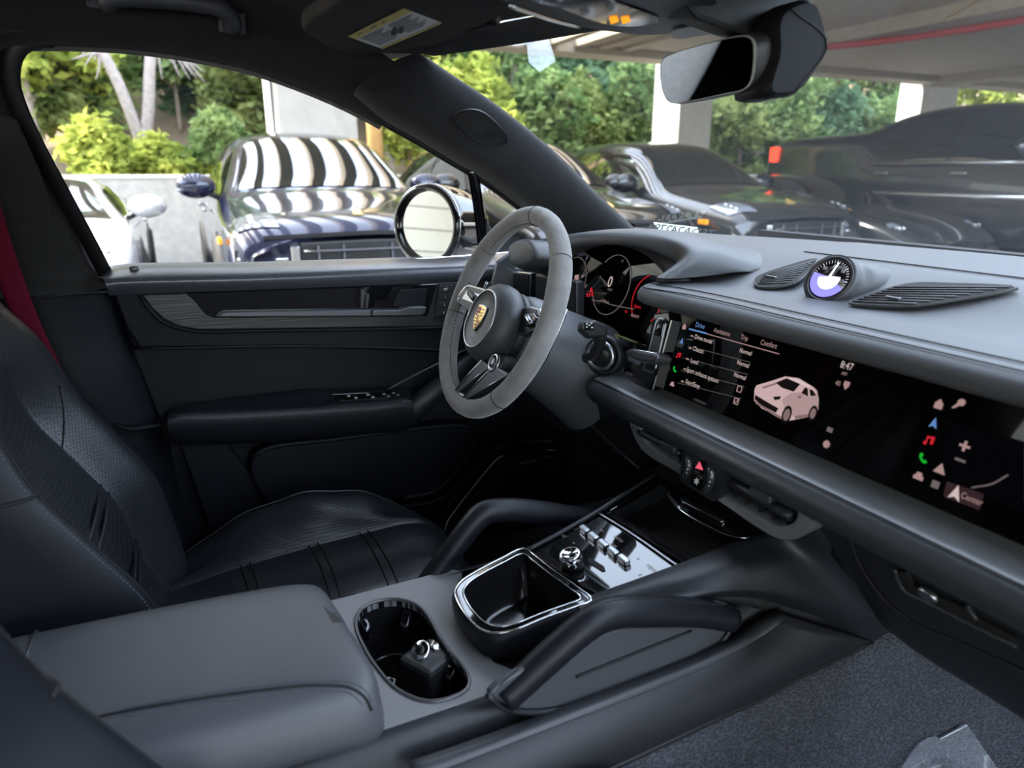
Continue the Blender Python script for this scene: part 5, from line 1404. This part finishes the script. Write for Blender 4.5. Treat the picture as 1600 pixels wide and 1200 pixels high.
rf = thing('ceiling_slab', 'beige concrete garage ceiling with open beams above the cars', None, (-3, 5, ZC), kind='structure')
box('slab', (3.4, -9.7, ZC + .12), (13.2, 20, .25), CTAN, rf)  # unseen roof over the car, widened to the right to cut side light
tag(box('wall_right_added', (5.6, 14.5, 1.6), (.2, 27, 3.2), mat('added_wall_dark', (.07, .07, .07), .9, bump=.3, bscale=9, vary=.2)), 'unseen dark wall added on the passenger side to darken reflections', kind='structure')  # added out of view to block light and give dark reflections at front right
tag(box('wall_near_added', (3.4, -6, .45), (.2, 14, .9), MATS['added_wall_dark']), 'unseen low dark wall added beside the passenger door to darken reflections', kind='structure')  # added out of view so the door's gloss insert mirrors something dark
box('slab', (-.1, 21.5, ZC + .12), (6.2, 30, .25), CTAN, rf)
box('slab', (-6.45, 21.5, ZC + .12), (6.6, 32, .25), CTAN, rf)
for i in range(20):
    box('beam', (-6.45, -1.9 + i * .44, ZC + .10), (6.6, .17, .30), CTAN, rf)
box('beam', (-9.95, 5, ZC + .05), (.5, 60, .35), CTAN, rf)
for i in range(4):
    box('cross_beam', (-3.4, 8.5 + i * 6, ZC - .06), (13, .5, .24), CTAN, rf)
rp = tube('red_pipe', [oz(1285, 74, 2.97), oz(1360, 66, 2.97), oz(1440, 56, 2.97), oz(1600, 31, 2.97), oz(1720, 8, 2.97)], .045, mat('red_paint', (.38, .03, .02), .5), None, n=20, k=8)
tag(rp, 'red sprinkler pipe running under the garage ceiling', 'pipe')
# pale boarded wall behind, seen only in the door mirror
bw = thing('building_wall', 'cream boarded building wall seen in the door mirror', None, (-8, -9, 0), kind='structure')
RM = Matrix.Rotation(math.radians(60), 3, 'Z')
CREAM = mat('cream_boards', (.86, .80, .66), .7)
for i in range(14):
    box('board', V((-7, -10, .3 + i * .42)), (16, .10, .40), CREAM, bw, Matrix.Rotation(math.radians(-28), 3, 'Z'))
box('board_backing', V((-7.05, -10.1, 3)), (16, .06, 6), mat('joint_brown', (.12, .08, .05), .8), bw, Matrix.Rotation(math.radians(-28), 3, 'Z'))

# ------------------------------------------------------------------ cars
CGL = mat('car_glass', (.010, .013, .013), .02, spec=1.0, coat=1.0)
CBK = mat('car_black_trim', (.012, .012, .013), .4)
CSIL = mat('car_silver_trim', (.55, .56, .58), .25, .9)
LAMP = mat('lamp_glass', (.24, .26, .30), .12, .3, coat=.8)
AMB = mat('amber_lens', (.9, .32, .02), .3, emit=(1, .3, .0), es=.35)
TIRE = mat('tyre', (.015, .015, .016), .8)
ALLOY = mat('alloy', (.30, .31, .33), .3, .9)
REDL = mat('red_lens', (.7, .02, .01), .2, emit=(1, .05, .02), es=1.2)
def paint(name, c, r=.22):
    return mat(name, c, r, .35, coat=1.0)
def grid(name, rows, m, par, sub=2, mirror=True):
    n, k = len(rows), len(rows[0])
    vs_, fs = [], []
    for r in rows:
        full = list(r) + ([(x, -y, z) for x, y, z in reversed(r[:-1])] if mirror else [])
        vs_ += full
    k = len(vs_) // n
    for j in range(n - 1):
        for i in range(k - 1):
            fs.append((j * k + i, (j + 1) * k + i, (j + 1) * k + i + 1, j * k + i + 1))
    for j, rev in ((0, True), (n - 1, False)):
        f = [j * k + i for i in range(k)]
        fs.append(tuple(f if not rev else f[::-1]))
    o = link(name, mesh(name, vs_, fs), m, par, local=True)
    if sub:
        s = o.modifiers.new('smooth', 'SUBSURF')
        s.levels = s.render_levels = sub
    return o
def quadgrid(name, rows, m, par, sub=1, th=.0):
    n, k = len(rows), len(rows[0])
    vs_ = [p for r in rows for p in r]
    fs = [(j * k + i, (j + 1) * k + i, (j + 1) * k + i + 1, j * k + i + 1) for j in range(n - 1) for i in range(k - 1)]
    o = link(name, mesh(name, vs_, fs), m, par, local=True)
    return o
def lerp3(a, b, t):
    return tuple(x + (y - x) * t for x, y in zip(a, b))
def wheel(par, x, y, r, w_):
    sg = 1 if y > 0 else -1
    Mx = Matrix.Translation((x, y, r)) @ Matrix.Rotation(-sg * pi / 2, 4, 'X')
    t = lathe('tyre', [(r * .68, -w_ * .5), (r * .9, -w_ * .5), (r, -w_ * .38), (r, w_ * .38), (r * .9, w_ * .5), (r * .68, w_ * .48)], TIRE, par, Mx, 28, local=True)
    lathe('wheel_disc', [(r * .70, w_ * .40), (r * .66, w_ * .47), (r * .62, w_ * .36), (r * .1, w_ * .30), (0, w_ * .30)], CBK, t, Mx, 28, local=True)
    for i in range(10):
        a = 2 * pi * i / 10
        slab('wheel_spoke', [Mx @ V((q * cos(a + d), q * sin(a + d), w_ * .42)) for q, d in ((r * .08, -.7), (r * .64, -.07), (r * .64, .07), (r * .08, .7))], Mx.to_3x3() @ V((0, 0, 1)), .03, ALLOY, t, local=True)
def car(name, label, loc, yaw, body, cfg, parts_front=True, group=None):
    """nose towards local +x"""
    Mx = Matrix.Translation(loc) @ Matrix.Rotation(yaw, 4, 'Z')
    c = thing(name, label, 'car' if name != 'pickup_truck' else 'truck', group=group, matrix=Mx)
    L, W, H = cfg['L'], cfg['W'] / 2, cfg['H']
    st = cfg['st']                     # (x, half width factor, shoulder z, top z, roof half width factor, low z)
    rows = []
    for x, wf, zs, zt, rwf, zl in st:
        w0, rw = W * wf, W * rwf
        rows.append([(x, w0 * .90, zl), (x, w0 * .985, zl + .10), (x, w0, zl + (zs - zl) * .45), (x, w0 * .985, zl + (zs - zl) * .80), (x, w0 * .955, zs), (x, rw + (w0 * .93 - rw) * .30, zs + (zt - zs) * .66), (x, rw * .92, zt - (zt - zs) * .06 - .008), (x, rw * .55, zt), (x, 0, zt + .008)])
    bo_ = grid('body', rows, body, c, 2)
    em_ = bpy.data.meshes.new_from_object(bo_.evaluated_get(bpy.context.evaluated_depsgraph_get()))
    bv = BVHTree.FromPolygons([v.co.copy() for v in em_.vertices], [tuple(p.vertices) for p in em_.polygons])
    bpy.data.meshes.remove(em_)
    def wrap(name, rws, m, off=.007):
        out = []
        for r in rws:
            q = []
            for p in r:
                h, n, _, _ = bv.find_nearest(V(p))
                ref = V(p) - V((p[0] * .6, 0, .6))
                if n.dot(ref) < 0:
                    n = -n
                q.append(h + n * off)
            out.append(q)
        return quadgrid(name, out, m, c)
    def quad(a, b, d, e, nu=7, nv=6):
        return [[tuple(V(a).lerp(V(b), i / nu).lerp(V(e).lerp(V(d), i / nu), j / nv)) for i in range(nu + 1)] for j in range(nv + 1)]
    box('underbody', (0, 0, .30), (L * .9, W * 1.7, .16), CBK, c, local=True)
    g = cfg['gl']
    def P(i, y, z, dx=0.0):
        return (i + dx, y, z)
    # windshield, rear glass
    (xb, zb, wb), (xt, zt_, wt) = g['ws']
    wrap('windshield', [[(xb + (xt - xb) * t, s * (wb + (wt - wb) * t) * (1 - .04 * (t > .95)), zb + (zt_ - zb) * t + .02) for s in [-1 + i / 6 for i in range(13)]] for t in [j / 10 for j in range(11)]], CGL)
    if 'rw' in g:
        (xb, zb, wb), (xt, zt_, wt) = g['rw']
        wrap('rear_window', [[(xb + (xt - xb) * t, s * (wb + (wt - wb) * t), zb + (zt_ - zb) * t + .02) for s in [-1 + i / 4 for i in range(9)]] for t in [j / 6 for j in range(7)]], CGL)
    for sgn in (-1, 1):
        for pts in g['side']:
            wrap('side_window', quad(*[(x, sgn * y, z) for x, y, z in pts]), CGL)
        mx_, my_, mz_ = g['mirror']
        mo_ = lathe('door_mirror', [(.115 * cos(b_), .085 * sin(b_)) for b_ in [-pi / 2 * .98 + pi * .98 * q_ / 10 for q_ in range(11)]], body, c, Matrix.Translation((mx_, sgn * my_, mz_)) @ Matrix.Rotation(pi / 2, 4, 'Y') @ Matrix.Diagonal((.95, 1.45, 1.1, 1)), 16, local=True)
        tube('mirror_foot', [(mx_ - .02, sgn * (my_ - .07), mz_ - .05), (mx_ - .02, sgn * (my_ - .2), mz_ - .11)], .03, CBK, mo_, n=3, k=6, local=True)
        for x in g['axles']:
            wheel(c, x, sgn * (W - .12), g['r'], .27)
            ar_ = [(x + (g['r'] + .05) * cos(a), sgn * (W * g.get('aw', .985)), g['r'] + (g['r'] + .05) * sin(a)) for a in [pi * i / 12 for i in range(13)]]
            slab('wheel_arch', [V(p) for p in ar_], (0, sgn, 0), .10, CBK, c, local=True)
    for q in g.get('lamps', []):
        for sgn in (-1, 1):
            hl = wrap('headlamp', quad(*[(x, sgn * y, z) for x, y, z in q]), LAMP, .010)
            for t in (.25, .5, .75):
                a, b = V(q[0]).lerp(V(q[3]), .5), V(q[1]).lerp(V(q[2]), .5)
                p_ = a.lerp(b, t)
                h, n, _, _ = bv.find_nearest(V((p_.x, sgn * p_.y, p_.z)))
                if n.dot(V((1, 0, 1))) < 0:
                    n = -n
                lathe('lamp_lens', [(0, .014), (.02, .012), (.028, 0)], CSIL, hl, zframe(h + n * .008, n, (0, 1, 0)), 10, local=True)
    for p, n_, s_ in g.get('handles', []):
        for sgn in (-1, 1):
            box('door_handle', (p[0], sgn * p[1], p[2]), (.20, .04, .035), CSIL, c, bev=.012, local=True)
    return c
def suv_front(c, W, body, xs=2.455):
    """headlamps, grille, bumper, emblem of the SUVs"""
    for sgn in (-1, 1):
        P = [] and [(xs - .34, sgn * .88, 1.07), (xs - .22, sgn * .93, .97), (xs - .08, sgn * .84, .91), (xs - .02, sgn * .60, .93), (xs - .20, sgn * .64, 1.05)]
        box('side_marker', (xs - .42, sgn * (W - .005), .80), (.14, .03, .05), AMB, c, bev=.01, local=True)
        gb_ = slab('side_intake', [V(p) for p in ((xs - .09, sgn * .92, .76), (xs + .0, sgn * .56, .76), (xs + .01, sgn * .56, .36), (xs - .08, sgn * .92, .36))], V((.95, sgn * .3, 0)), .05, CBK, c, .01, local=True)
        for z in (.69, .60, .50):
            tube('intake_bar', [(xs - .07, sgn * .90, z), (xs + .03, sgn * .57, z)], .012, CSIL if z > .66 else CBK, gb_, n=2, k=6, raw=True, local=True)
        slab('air_blade', [V(p) for p in ((xs + .03, sgn * .55, .78), (xs + .05, sgn * .49, .78), (xs + .05, sgn * .49, .34), (xs + .03, sgn * .55, .34))], V((1, sgn * .2, 0)), .05, CSIL, c, .01, local=True)
    gr_ = slab('grille', [V(p) for p in ((xs + .03, -.48, .80), (xs + .05, 0, .81), (xs + .03, .48, .80), (xs + .04, .48, .34), (xs + .06, 0, .33), (xs + .04, -.48, .34))], V((1, 0, 0)), .05, CBK, c, .01, local=True)
    for z in (.74, .66, .58, .50, .42):
        tube('grille_bar', [(xs + .055, -.46, z), (xs + .07, 0, z), (xs + .055, .46, z)], .009, mat('grille_grey', (.10, .10, .11), .3, .6), gr_, n=8, k=6, local=True)
    for y in (-.36, -.18, .18, .36):
        tube('grille_post', [(xs + .06, y, .36), (xs + .06, y, .78)], .008, MATS['grille_grey'], gr_, n=2, k=6, raw=True, local=True)
    lathe('grille_camera', [(0, .03), (.05, .028), (.065, 0)], CBK, gr_, zframe((xs + .05, 0, .66), (1, 0, 0)), 14, local=True)
    slab('hood_shutline', [V(p) for p in ((xs - .01, -.72, .855), (xs + .055, 0, .875), (xs - .01, .72, .855), (xs - .01, .72, .825), (xs + .055, 0, .845), (xs - .01, -.72, .825))], V((1, 0, .1)), .03, CBK, c, local=True)
    slab('hood_emblem', [V((xs - .24 + .045 * y, .035 * x, 1.0 - .02 * y)) for x, y in ((-1, 1), (0, 1.1), (1, 1), (1, 0), (.6, -.8), (0, -1.2), (-.6, -.8), (-1, 0))], V((.4, 0, .9)), .012, GOLD, c, local=True)
SUVST = [(-2.44, .80, .80, 1.02, .66, .42), (-2.40, .90, .92, 1.10, .70, .34), (-2.15, .975, 1.00, 1.28, .68, .28), (-1.7, 1.0, 1.04, 1.55, .66, .25), (-1.2, 1.0, 1.05, 1.655, .68, .25), (-.5, .985, 1.04, 1.69, .70, .25), (.15, .98, 1.03, 1.665, .69, .25), (.50, .985, 1.02, 1.52, .70, .25), (.80, .99, 1.01, 1.32, .76, .25), (1.08, .995, 1.00, 1.12, .82, .25), (1.5, 1.0, .96, 1.07, .80, .25), (1.95, .99, .90, 1.01, .76, .25), (2.28, .965, .88, .975, .72, .26), (2.42, .91, .82, .90, .64, .28), (2.47, .84, .72, .82, .55, .32)]
SUV = dict(L=4.9, W=1.98, H=1.69, st=SUVST, gl=dict(ws=((1.06, 1.12, .76), (.30, 1.60, .60)), rw=((-2.22, 1.18, .62), (-1.55, 1.60, .56)),
    side=[[(.88, .885, 1.08), (.26, .735, 1.53), (-.34, .725, 1.57), (-.34, .93, 1.08)], [(-.40, .93, 1.08), (-.40, .725, 1.57), (-1.15, .735, 1.53), (-1.25, .92, 1.08)], [(-1.30, .92, 1.09), (-1.20, .745, 1.52), (-1.55, .76, 1.44), (-1.95, .88, 1.12)]],
    lamps=[[(1.98, .93, 1.02), (2.30, .93, .93), (2.40, .60, .93), (2.06, .62, 1.03)]], mirror=(.72, 1.06, 1.17), axles=(1.48, -1.42), r=.39, handles=[((.0 - .15, .985, .93), 0, 0), ((-1.15, .985, .95), 0, 0)]))
BLUE = paint('deep_blue_paint', (.012, .016, .045))
BLACK = paint('black_paint', (.010, .011, .012))
DGREY = paint('dark_grey_paint', (.030, .032, .035))
WHITE = paint('white_paint', (.75, .76, .78), .25)
GREY = paint('slate_paint', (.045, .048, .052))
c1 = car('parked_suv', 'dark blue SUV facing the driver window', (-4.55 - 2.45, .80, 0), 0.0, BLUE, SUV, group='parked cars')
suv_front(c1, .99, BLUE)
c2 = car('parked_suv', 'black SUV half hidden behind the A-pillar', (-4.75 - 2.45, 3.20, 0), 0.0, BLACK, SUV, group='parked cars')
suv_front(c2, .99, BLACK)
c3 = car('parked_suv', 'dark grey SUV seen over the instrument hood', (-4.70 - 2.45, 5.42, 0), 0.0, DGREY, SUV, group='parked cars')
suv_front(c3, .99, DGREY)
SPST = [(-2.22, .80, .62, .74, .62, .36), (-2.1, .92, .72, .84, .68, .28), (-1.7, .99, .84, .98, .66, .20), (-1.2, 1.0, .88, 1.14, .60, .18), (-.6, .985, .86, 1.26, .58, .18), (0, .97, .84, 1.285, .58, .18), (.35, .97, .83, 1.20, .58, .18), (.75, .975, .83, 1.00, .66, .18), (1.0, .98, .83, .89, .76, .18), (1.4, .985, .82, .85, .76, .18), (1.8, .97, .74, .78, .70, .19), (2.1, .90, .60, .66, .62, .2), (2.22, .78, .48, .54, .5, .24)]
SPC = dict(L=4.5, W=1.85, H=1.29, st=SPST, gl=dict(ws=((1.0, .885, .70), (.22, 1.25, .52)), rw=((-1.9, .92, .5), (-.85, 1.23, .46)),
    side=[[(.78, .80, .88), (.25, .645, 1.17), (-.45, .635, 1.20), (-.62, .82, .90)], [(-.66, .82, .90), (-.50, .635, 1.19), (-.95, .66, 1.13), (-1.25, .80, .93)]],
    mirror=(.62, .98, .98), axles=(1.36, -1.10), r=.34, handles=[((-.45, .91, .80), 0, 0)]))
def sport_front(c, W):
    for sgn in (-1, 1):
        hl = lathe('headlamp', [(0, .05), (.10, .04), (.15, .0), (.15, -.06)], LAMP, c, zframe((1.90, sgn * .66, .66), (.62, sgn * .12, .75)), 24, local=True)
        for i in range(4):
            lathe('lamp_lens', [(0, .02), (.022, .018), (.03, 0)], CSIL, hl, zframe((1.93 + .03 * (i % 2), sgn * (.62 + .07 * (i // 2)), .70), (.62, sgn * .12, .75)), 8, local=True)
        box('side_marker', (1.92, sgn * (W * .955), .46), (.10, .03, .05), AMB, c, bev=.01, local=True)
        slab('front_intake', [V(p) for p in ((2.17, sgn * .74, .42), (2.23, sgn * .32, .42), (2.23, sgn * .32, .24), (2.17, sgn * .74, .24))], V((1, 0, 0)), .05, CBK, c, .01, local=True)
s1 = car('parked_sports_car', 'white sports car beside the parapet wall', (-5.35 - 2.2, -1.66, 0), 0.0, WHITE, SPC, group='parked cars')
sport_front(s1, .925)
s2 = car('parked_sports_car', 'low dark sports car in front of the pickup truck', (-4.3 - 2.2, 7.35, 0), 0.0, GREY, SPC, group='parked cars')
sport_front(s2, .925)
# pickup
TY = 9.15
PKST = [(-2.02, .97, 1.36, 1.66, .92, .55), (-1.97, 1.0, 1.42, 1.80, .955, .5), (-1.2, 1.0, 1.44, 1.83, .955, .48), (-.34, 1.0, 1.42, 1.83, .955, .46), (-.30, 1.0, 1.40, 1.86, .86, .46), (-.05, 1.0, 1.35, 2.02, .78, .46), (.4, 1.0, 1.35, 2.11, .76, .46), (1.2, 1.0, 1.34, 2.12, .76, .46), (1.75, 1.0, 1.33, 2.02, .77, .46), (2.3, 1.0, 1.32, 1.55, .84, .46), (2.5, 1.0, 1.30, 1.40, .86, .46), (3.3, .99, 1.22, 1.34, .84, .46), (3.6, .92, 1.05, 1.2, .78, .5)]
PK = dict(L=5.4, W=2.05, H=2.1, st=PKST, gl=dict(ws=((2.34, 1.50, .84), (1.75, 2.02, .70)), rw=((-.33, 1.50, .76), (-.10, 1.95, .66)),
    side=[[(2.10, .945, 1.42), (1.66, .815, 1.95), (.98, .805, 2.0), (.98, .965, 1.42)], [(.92, .965, 1.42), (.92, .805, 2.0), (.10, .815, 1.95), (-.12, .93, 1.45)]],
    mirror=(1.95, 1.18, 1.55), axles=(2.7, -1.0), r=.43, handles=[((1.15, 1.02, 1.28), 0, 0), ((.1, 1.02, 1.28), 0, 0)]))
pk_ = car('pickup_truck', 'tall dark grey pickup truck with a red tail lamp', (-6.1, TY, 0), 0.0, DGREY, PK, group='parked cars')
for sgn in (-1, 1):
    box('tail_lamp', (-1.86, sgn * .95, 1.56), (.14, .16, .22), REDL, pk_, bev=.02, local=True)
    tube('side_chrome_line', [(-1.9, sgn * 1.035, 1.02), (2.9, sgn * 1.035, 1.02)], .035, CSIL, pk_, n=2, k=6, raw=True, local=True)
    tube('window_chrome_line', [(-.1, sgn * .985, 1.40), (2.2, sgn * .965, 1.40)], .025, CSIL, pk_, n=2, k=6, raw=True, local=True)

# ------------------------------------------------------------------ trees
def leaf_mat(name, c1, c2):
    m = bpy.data.materials.new(name)
    m.use_nodes = True
    t = m.node_tree
    t.nodes.clear()
    o = t.nodes.new('ShaderNodeOutputMaterial')
    d, tr, mx = t.nodes.new('ShaderNodeBsdfDiffuse'), t.nodes.new('ShaderNodeBsdfTranslucent'), t.nodes.new('ShaderNodeMixShader')
    n = t.nodes.new('ShaderNodeTexNoise')
    tc = t.nodes.new('ShaderNodeTexCoord')
    n.inputs['Scale'].default_value = 1.6
    n.inputs['Detail'].default_value = 5
    t.links.new(tc.outputs['Object'], n.inputs['Vector'])
    rp_ = t.nodes.new('ShaderNodeValToRGB')
    rp_.color_ramp.elements[0].position = .38
    rp_.color_ramp.elements[1].position = .62
    rp_.color_ramp.elements[0].color = (*c1, 1)
    rp_.color_ramp.elements[1].color = (*c2, 1)
    t.links.new(n.outputs[0], rp_.inputs[0])
    t.links.new(rp_.outputs[0], d.inputs[0])
    t.links.new(rp_.outputs[0], tr.inputs[0])
    mx.inputs[0].default_value = .45
    t.links.new(d.outputs[0], mx.inputs[1])
    t.links.new(tr.outputs[0], mx.inputs[2])
    t.links.new(mx.outputs[0], o.inputs[0])
    return m
LF = [leaf_mat('leaf_yellow', (.22, .28, .06), (.50, .52, .12)), leaf_mat('leaf_green', (.12, .20, .07), (.32, .40, .16)), leaf_mat('leaf_deep', (.08, .15, .08), (.21, .31, .17)), leaf_mat('leaf_olive', (.15, .20, .07), (.36, .40, .15))]
BARK = mat('bark', (.30, .24, .19), .9, bump=.6, bscale=14, vary=.35)
def crown(name, par, blobs, nl, size, m, rnd):
    vs_, fs = [], []
    tot = sum(b[3] * b[4] * b[5] for b in blobs) ** 1.0
    for bx_, by_, bz_, rx, ry, rz in blobs:
        for _ in range(int(nl * (rx * ry * rz) / tot)):
            u = V((rnd.gauss(0, 1), rnd.gauss(0, 1), rnd.gauss(0, 1))).normalized() * (rnd.random() ** .33)
            u = u * (.82 + .3 * sin(7 * u.x + 5 * u.y) * sin(6 * u.z + 3))
            p = V((bx_ + u.x * rx, by_ + u.y * ry, bz_ + u.z * rz))
            a = V((rnd.gauss(0, 1), rnd.gauss(0, 1), rnd.gauss(0, .6))).normalized()
            b = a.cross(V((rnd.gauss(0, 1), rnd.gauss(0, 1), rnd.gauss(0, 1)))).normalized()
            s = size * rnd.uniform(.6, 1.4)
            k = len(vs_)
            vs_ += [p - a * s, p + b * s * .45, p + a * s, p - b * s * .45]
            fs.append((k, k + 1, k + 2, k + 3))
    o = link(name, mesh(name, vs_, fs), m, par, local=True, smooth=False)
    o['kind'] = 'stuff'
    return o
def tree(name, label, px, py_base, dist_x, h, rad, mi, nl=9000, leaf=.10, trunk=.12, lean=(0, 0), group='trees beyond the parapet', low=.25, seed=1):
    rnd = random.Random(seed)
    g = ox(px, py_base, dist_x)
    base = V((dist_x, g.y, hill(dist_x)))
    t = thing(name, label, 'tree' if 'shrub' not in name else 'shrub', tuple(base), group=group)
    bl = []
    for i in range(9):
        a = rnd.uniform(0, 2 * pi)
        q = rnd.uniform(.1, .75)
        zz = h * rnd.uniform(low + .12, .88)
        sz = rad * rnd.uniform(.38, .62)
        bl.append((q * rad * cos(a) + lean[0] * zz, q * rad * sin(a) + lean[1] * zz, zz, sz, sz, sz * rnd.uniform(.7, 1.0)))
    bl.append((lean[0] * h * .6, lean[1] * h * .6, h * .6, rad * .7, rad * .7, h * .3))
    crown('crown', t, bl, nl, leaf, LF[mi], rnd)
    tube('trunk', [(0, 0, -.3), (lean[0] * h * .3 + .05, lean[1] * h * .3, h * .3), (lean[0] * h * .7, lean[1] * h * .7, h * .75)], [trunk, trunk * .8, trunk * .35], BARK, t, n=12, k=8, local=True)
    for i in range(5):
        b = bl[i]
        tube('branch', [(lean[0] * b[2] * .5, lean[1] * b[2] * .5, b[2] * .55), (b[0] * .6, b[1] * .6, b[2] * .85), (b[0], b[1], b[2])], [trunk * .45, trunk * .15], BARK, t, n=8, k=6, local=True)
    return t
def hill(x):
    return 0.1 if x > -11.3 else .1 + (-11.3 - x) * .45
hl_ = []
for i in range(12):
    x = -11.05 - i * 3.2
    hl_.append([(x, -40 + j * 6.5, hill(x) + .5 * sin(j * 1.7 + i) * (i > 0) - .1) for j in range(20)])
tag(loft('terrain_hillside', hl_, mat('dry_earth', (.24, .18, .12), .95, bump=.6, bscale=3, vary=.4), None, nu=60, nv=40), 'dry earth hillside rising behind the parapet', kind='structure')
# the bare forked trunk of the dead tree
dt = thing('dead_tree', 'grey leafless tree with a forked trunk and drooping twigs on the hillside', 'tree', tuple(V((-13, ox(225, 230, -13).y, hill(-13)))))
DB = mat('dead_bark', (.27, .23, .21), .9, bump=.6, bscale=14, vary=.3)
def dpt(px, py):
    return ox(px, py, -13) - V((-13, ox(225, 230, -13).y, hill(-13)))
tube('trunk', [V((0, 0, -.5)), dpt(222, 230), dpt(205, 180), dpt(185, 130), dpt(160, 80), dpt(140, 30)], [.11, .10, .09, .085, .07], DB, dt, n=20, k=10, local=True)
tube('trunk', [V((0, 0, -.5)), dpt(228, 225), dpt(232, 170), dpt(234, 110), dpt(238, 40)], [.11, .10, .09, .08], DB, dt, n=20, k=10, local=True)
rnd = random.Random(3)
for i in range(26):
    a = rnd.uniform(250, 330)
    z0 = rnd.uniform(60, 95)
    tube('twig', [dpt(236, 70 + rnd.uniform(-20, 20)), dpt((236 + a) / 2, z0 - 12), dpt(a, z0 + rnd.uniform(0, 35))] , [.03, .008], DB, dt, n=8, k=5, local=True)
for i in range(10):
    a = rnd.uniform(110, 170)
    z0 = rnd.uniform(60, 110)
    tube('twig', [dpt(160 + rnd.uniform(-8, 8), 80), dpt((160 + a) / 2, z0 - 5), dpt(a, z0 + rnd.uniform(0, 35))], [.03, .008], DB, dt, n=8, k=5, local=True)
tree('shrub', 'yellow-green shrub lit by the sun behind the white sports car', 175, 275, -12.3, 1.5, .75, 0, 5000, .09, .05, low=.0, seed=5, group='shrubs')
tree('shrub', 'round yellow-green shrub left of the dark blue car', 265, 275, -12.3, 1.25, .68, 0, 4500, .09, .05, low=.0, seed=6, group='shrubs')
tree('shrub', 'low green shrub close to the dark blue car roof', 350, 275, -12.6, 1.6, .7, 1, 4500, .09, .05, low=.0, seed=16, group='shrubs')
tree('shrub', 'bright yellow shrub right of the wooden pole', 640, 275, -12.6, 2.6, 1.1, 0, 6000, .09, .06, low=.0, seed=7, group='shrubs')
tree('shrub', 'tall yellow shrub at the left end of the windshield', 755, 200, -12.6, 3.1, .9, 0, 6000, .09, .06, low=.0, seed=8, group='shrubs')
specs = [(60, -14.5, 6.5, 1.9, 0, 'pale green tree at the left end of the window'), (130, -17, 7.5, 2.3, 1, 'green tree behind the dead trunk'), (330, -17, 7.5, 2.4, 1, 'green tree right of the dead trunk'),
         (380, -20, 8, 2.8, 2, 'dark tree uphill of the wide column'), (590, -15, 6.5, 2.2, 0, 'yellow-green tree behind the wooden pole'), (700, -15.5, 7, 2.2, 3, 'olive tree over the A-pillar foot'), (800, -14.0, 6.4, 2.0, 1, 'green tree just below the sun visor'),
         (880, -15.0, 7.0, 2.3, 2, 'deep green tree left of the interior mirror'), (970, -14.5, 7.0, 2.2, 1, 'bushy green tree against the mirror column'), (1090, -16, 8, 2.4, 2, 'deep green tree behind the interior mirror'), (1170, -14, 6.6, 2.2, 1, 'light green tree right of the mirror column'),
         (1260, -14.0, 7.0, 2.3, 3, 'olive green tree above the pickup bed'), (1345, -14.5, 7.2, 2.3, 1, 'green tree left of the far column'), (1420, -18, 8, 2.6, 2, 'dark tree behind the far column'), (1540, -14, 6.5, 2.4, 0, 'bright tree beyond the pickup cab'), (480, -18, 8, 2.6, 1, 'green tree hidden behind the wide column'), (220, -21, 9, 3.0, 2, 'tall dark tree high on the hill')]
specs += [(760, -18, 8, 2.6, 1, 'green tree uphill behind the yellow windshield shrub'), (840, -19, 8.5, 2.8, 3, 'olive tree uphill left of the reflection patch'), (930, -19, 8.5, 2.8, 1, 'green tree uphill right of the reflection patch'), (1020, -20, 9, 3, 3, 'olive tree uphill of the mirror column'), (1130, -20, 9, 3, 1, 'green tree uphill right of the mirror column'), (1200, -18.5, 8.5, 2.7, 2, 'deep green tree uphill of the pickup tail lamp'), (1300, -19, 9, 3, 1, 'green tree uphill of the pickup bed'), (1380, -20, 9, 3, 3, 'olive tree uphill left of the far column'), (1480, -19, 9, 3, 1, 'green tree uphill right of the far column'), (640, -19, 9, 3, 1, 'green tree uphill over the quarter glass'), (20, -19, 9, 3, 1, 'green tree at the far left uphill')]
for px, dx_, mi, lbl in ((70, -15.5, 3, 'olive shrub on the slope at the left end of the window'), (135, -16, 1, 'green shrub on the slope behind the dead tree'), (395, -15, 3, 'olive shrub on the slope left of the wide column'), (290, -16.5, 2, 'dark shrub on the slope right of the dead tree')):
    tree('shrub', lbl, px, 260, dx_, 2.4, 1.3, mi, 6000, .11, .05, low=.0, seed=90 + px, group='shrubs')
for px, mi, lbl in ((830, 1, 'low green shrub left of the grey SUV roof'), (900, 3, 'low olive shrub above the grey SUV roof'), (985, 1, 'low green shrub beside the mirror column'), (1150, 3, 'low olive shrub right of the mirror column'), (1215, 1, 'low green shrub above the pickup tail lamp'), (1290, 2, 'low deep green shrub above the pickup bed'), (1360, 1, 'low green shrub beside the pickup cab')):
    tree('shrub', lbl, px, 275, -12.7, 2.7, 1.15, mi, 6000, .09, .05, low=.0, seed=60 + px, group='shrubs')
for i, (px, dx, h, rd, mi, lbl) in enumerate(specs):
    tree('hillside_tree', lbl, px, 270, dx, h, rd, mi, 11000, .12, .13, low=.05, seed=20 + i)
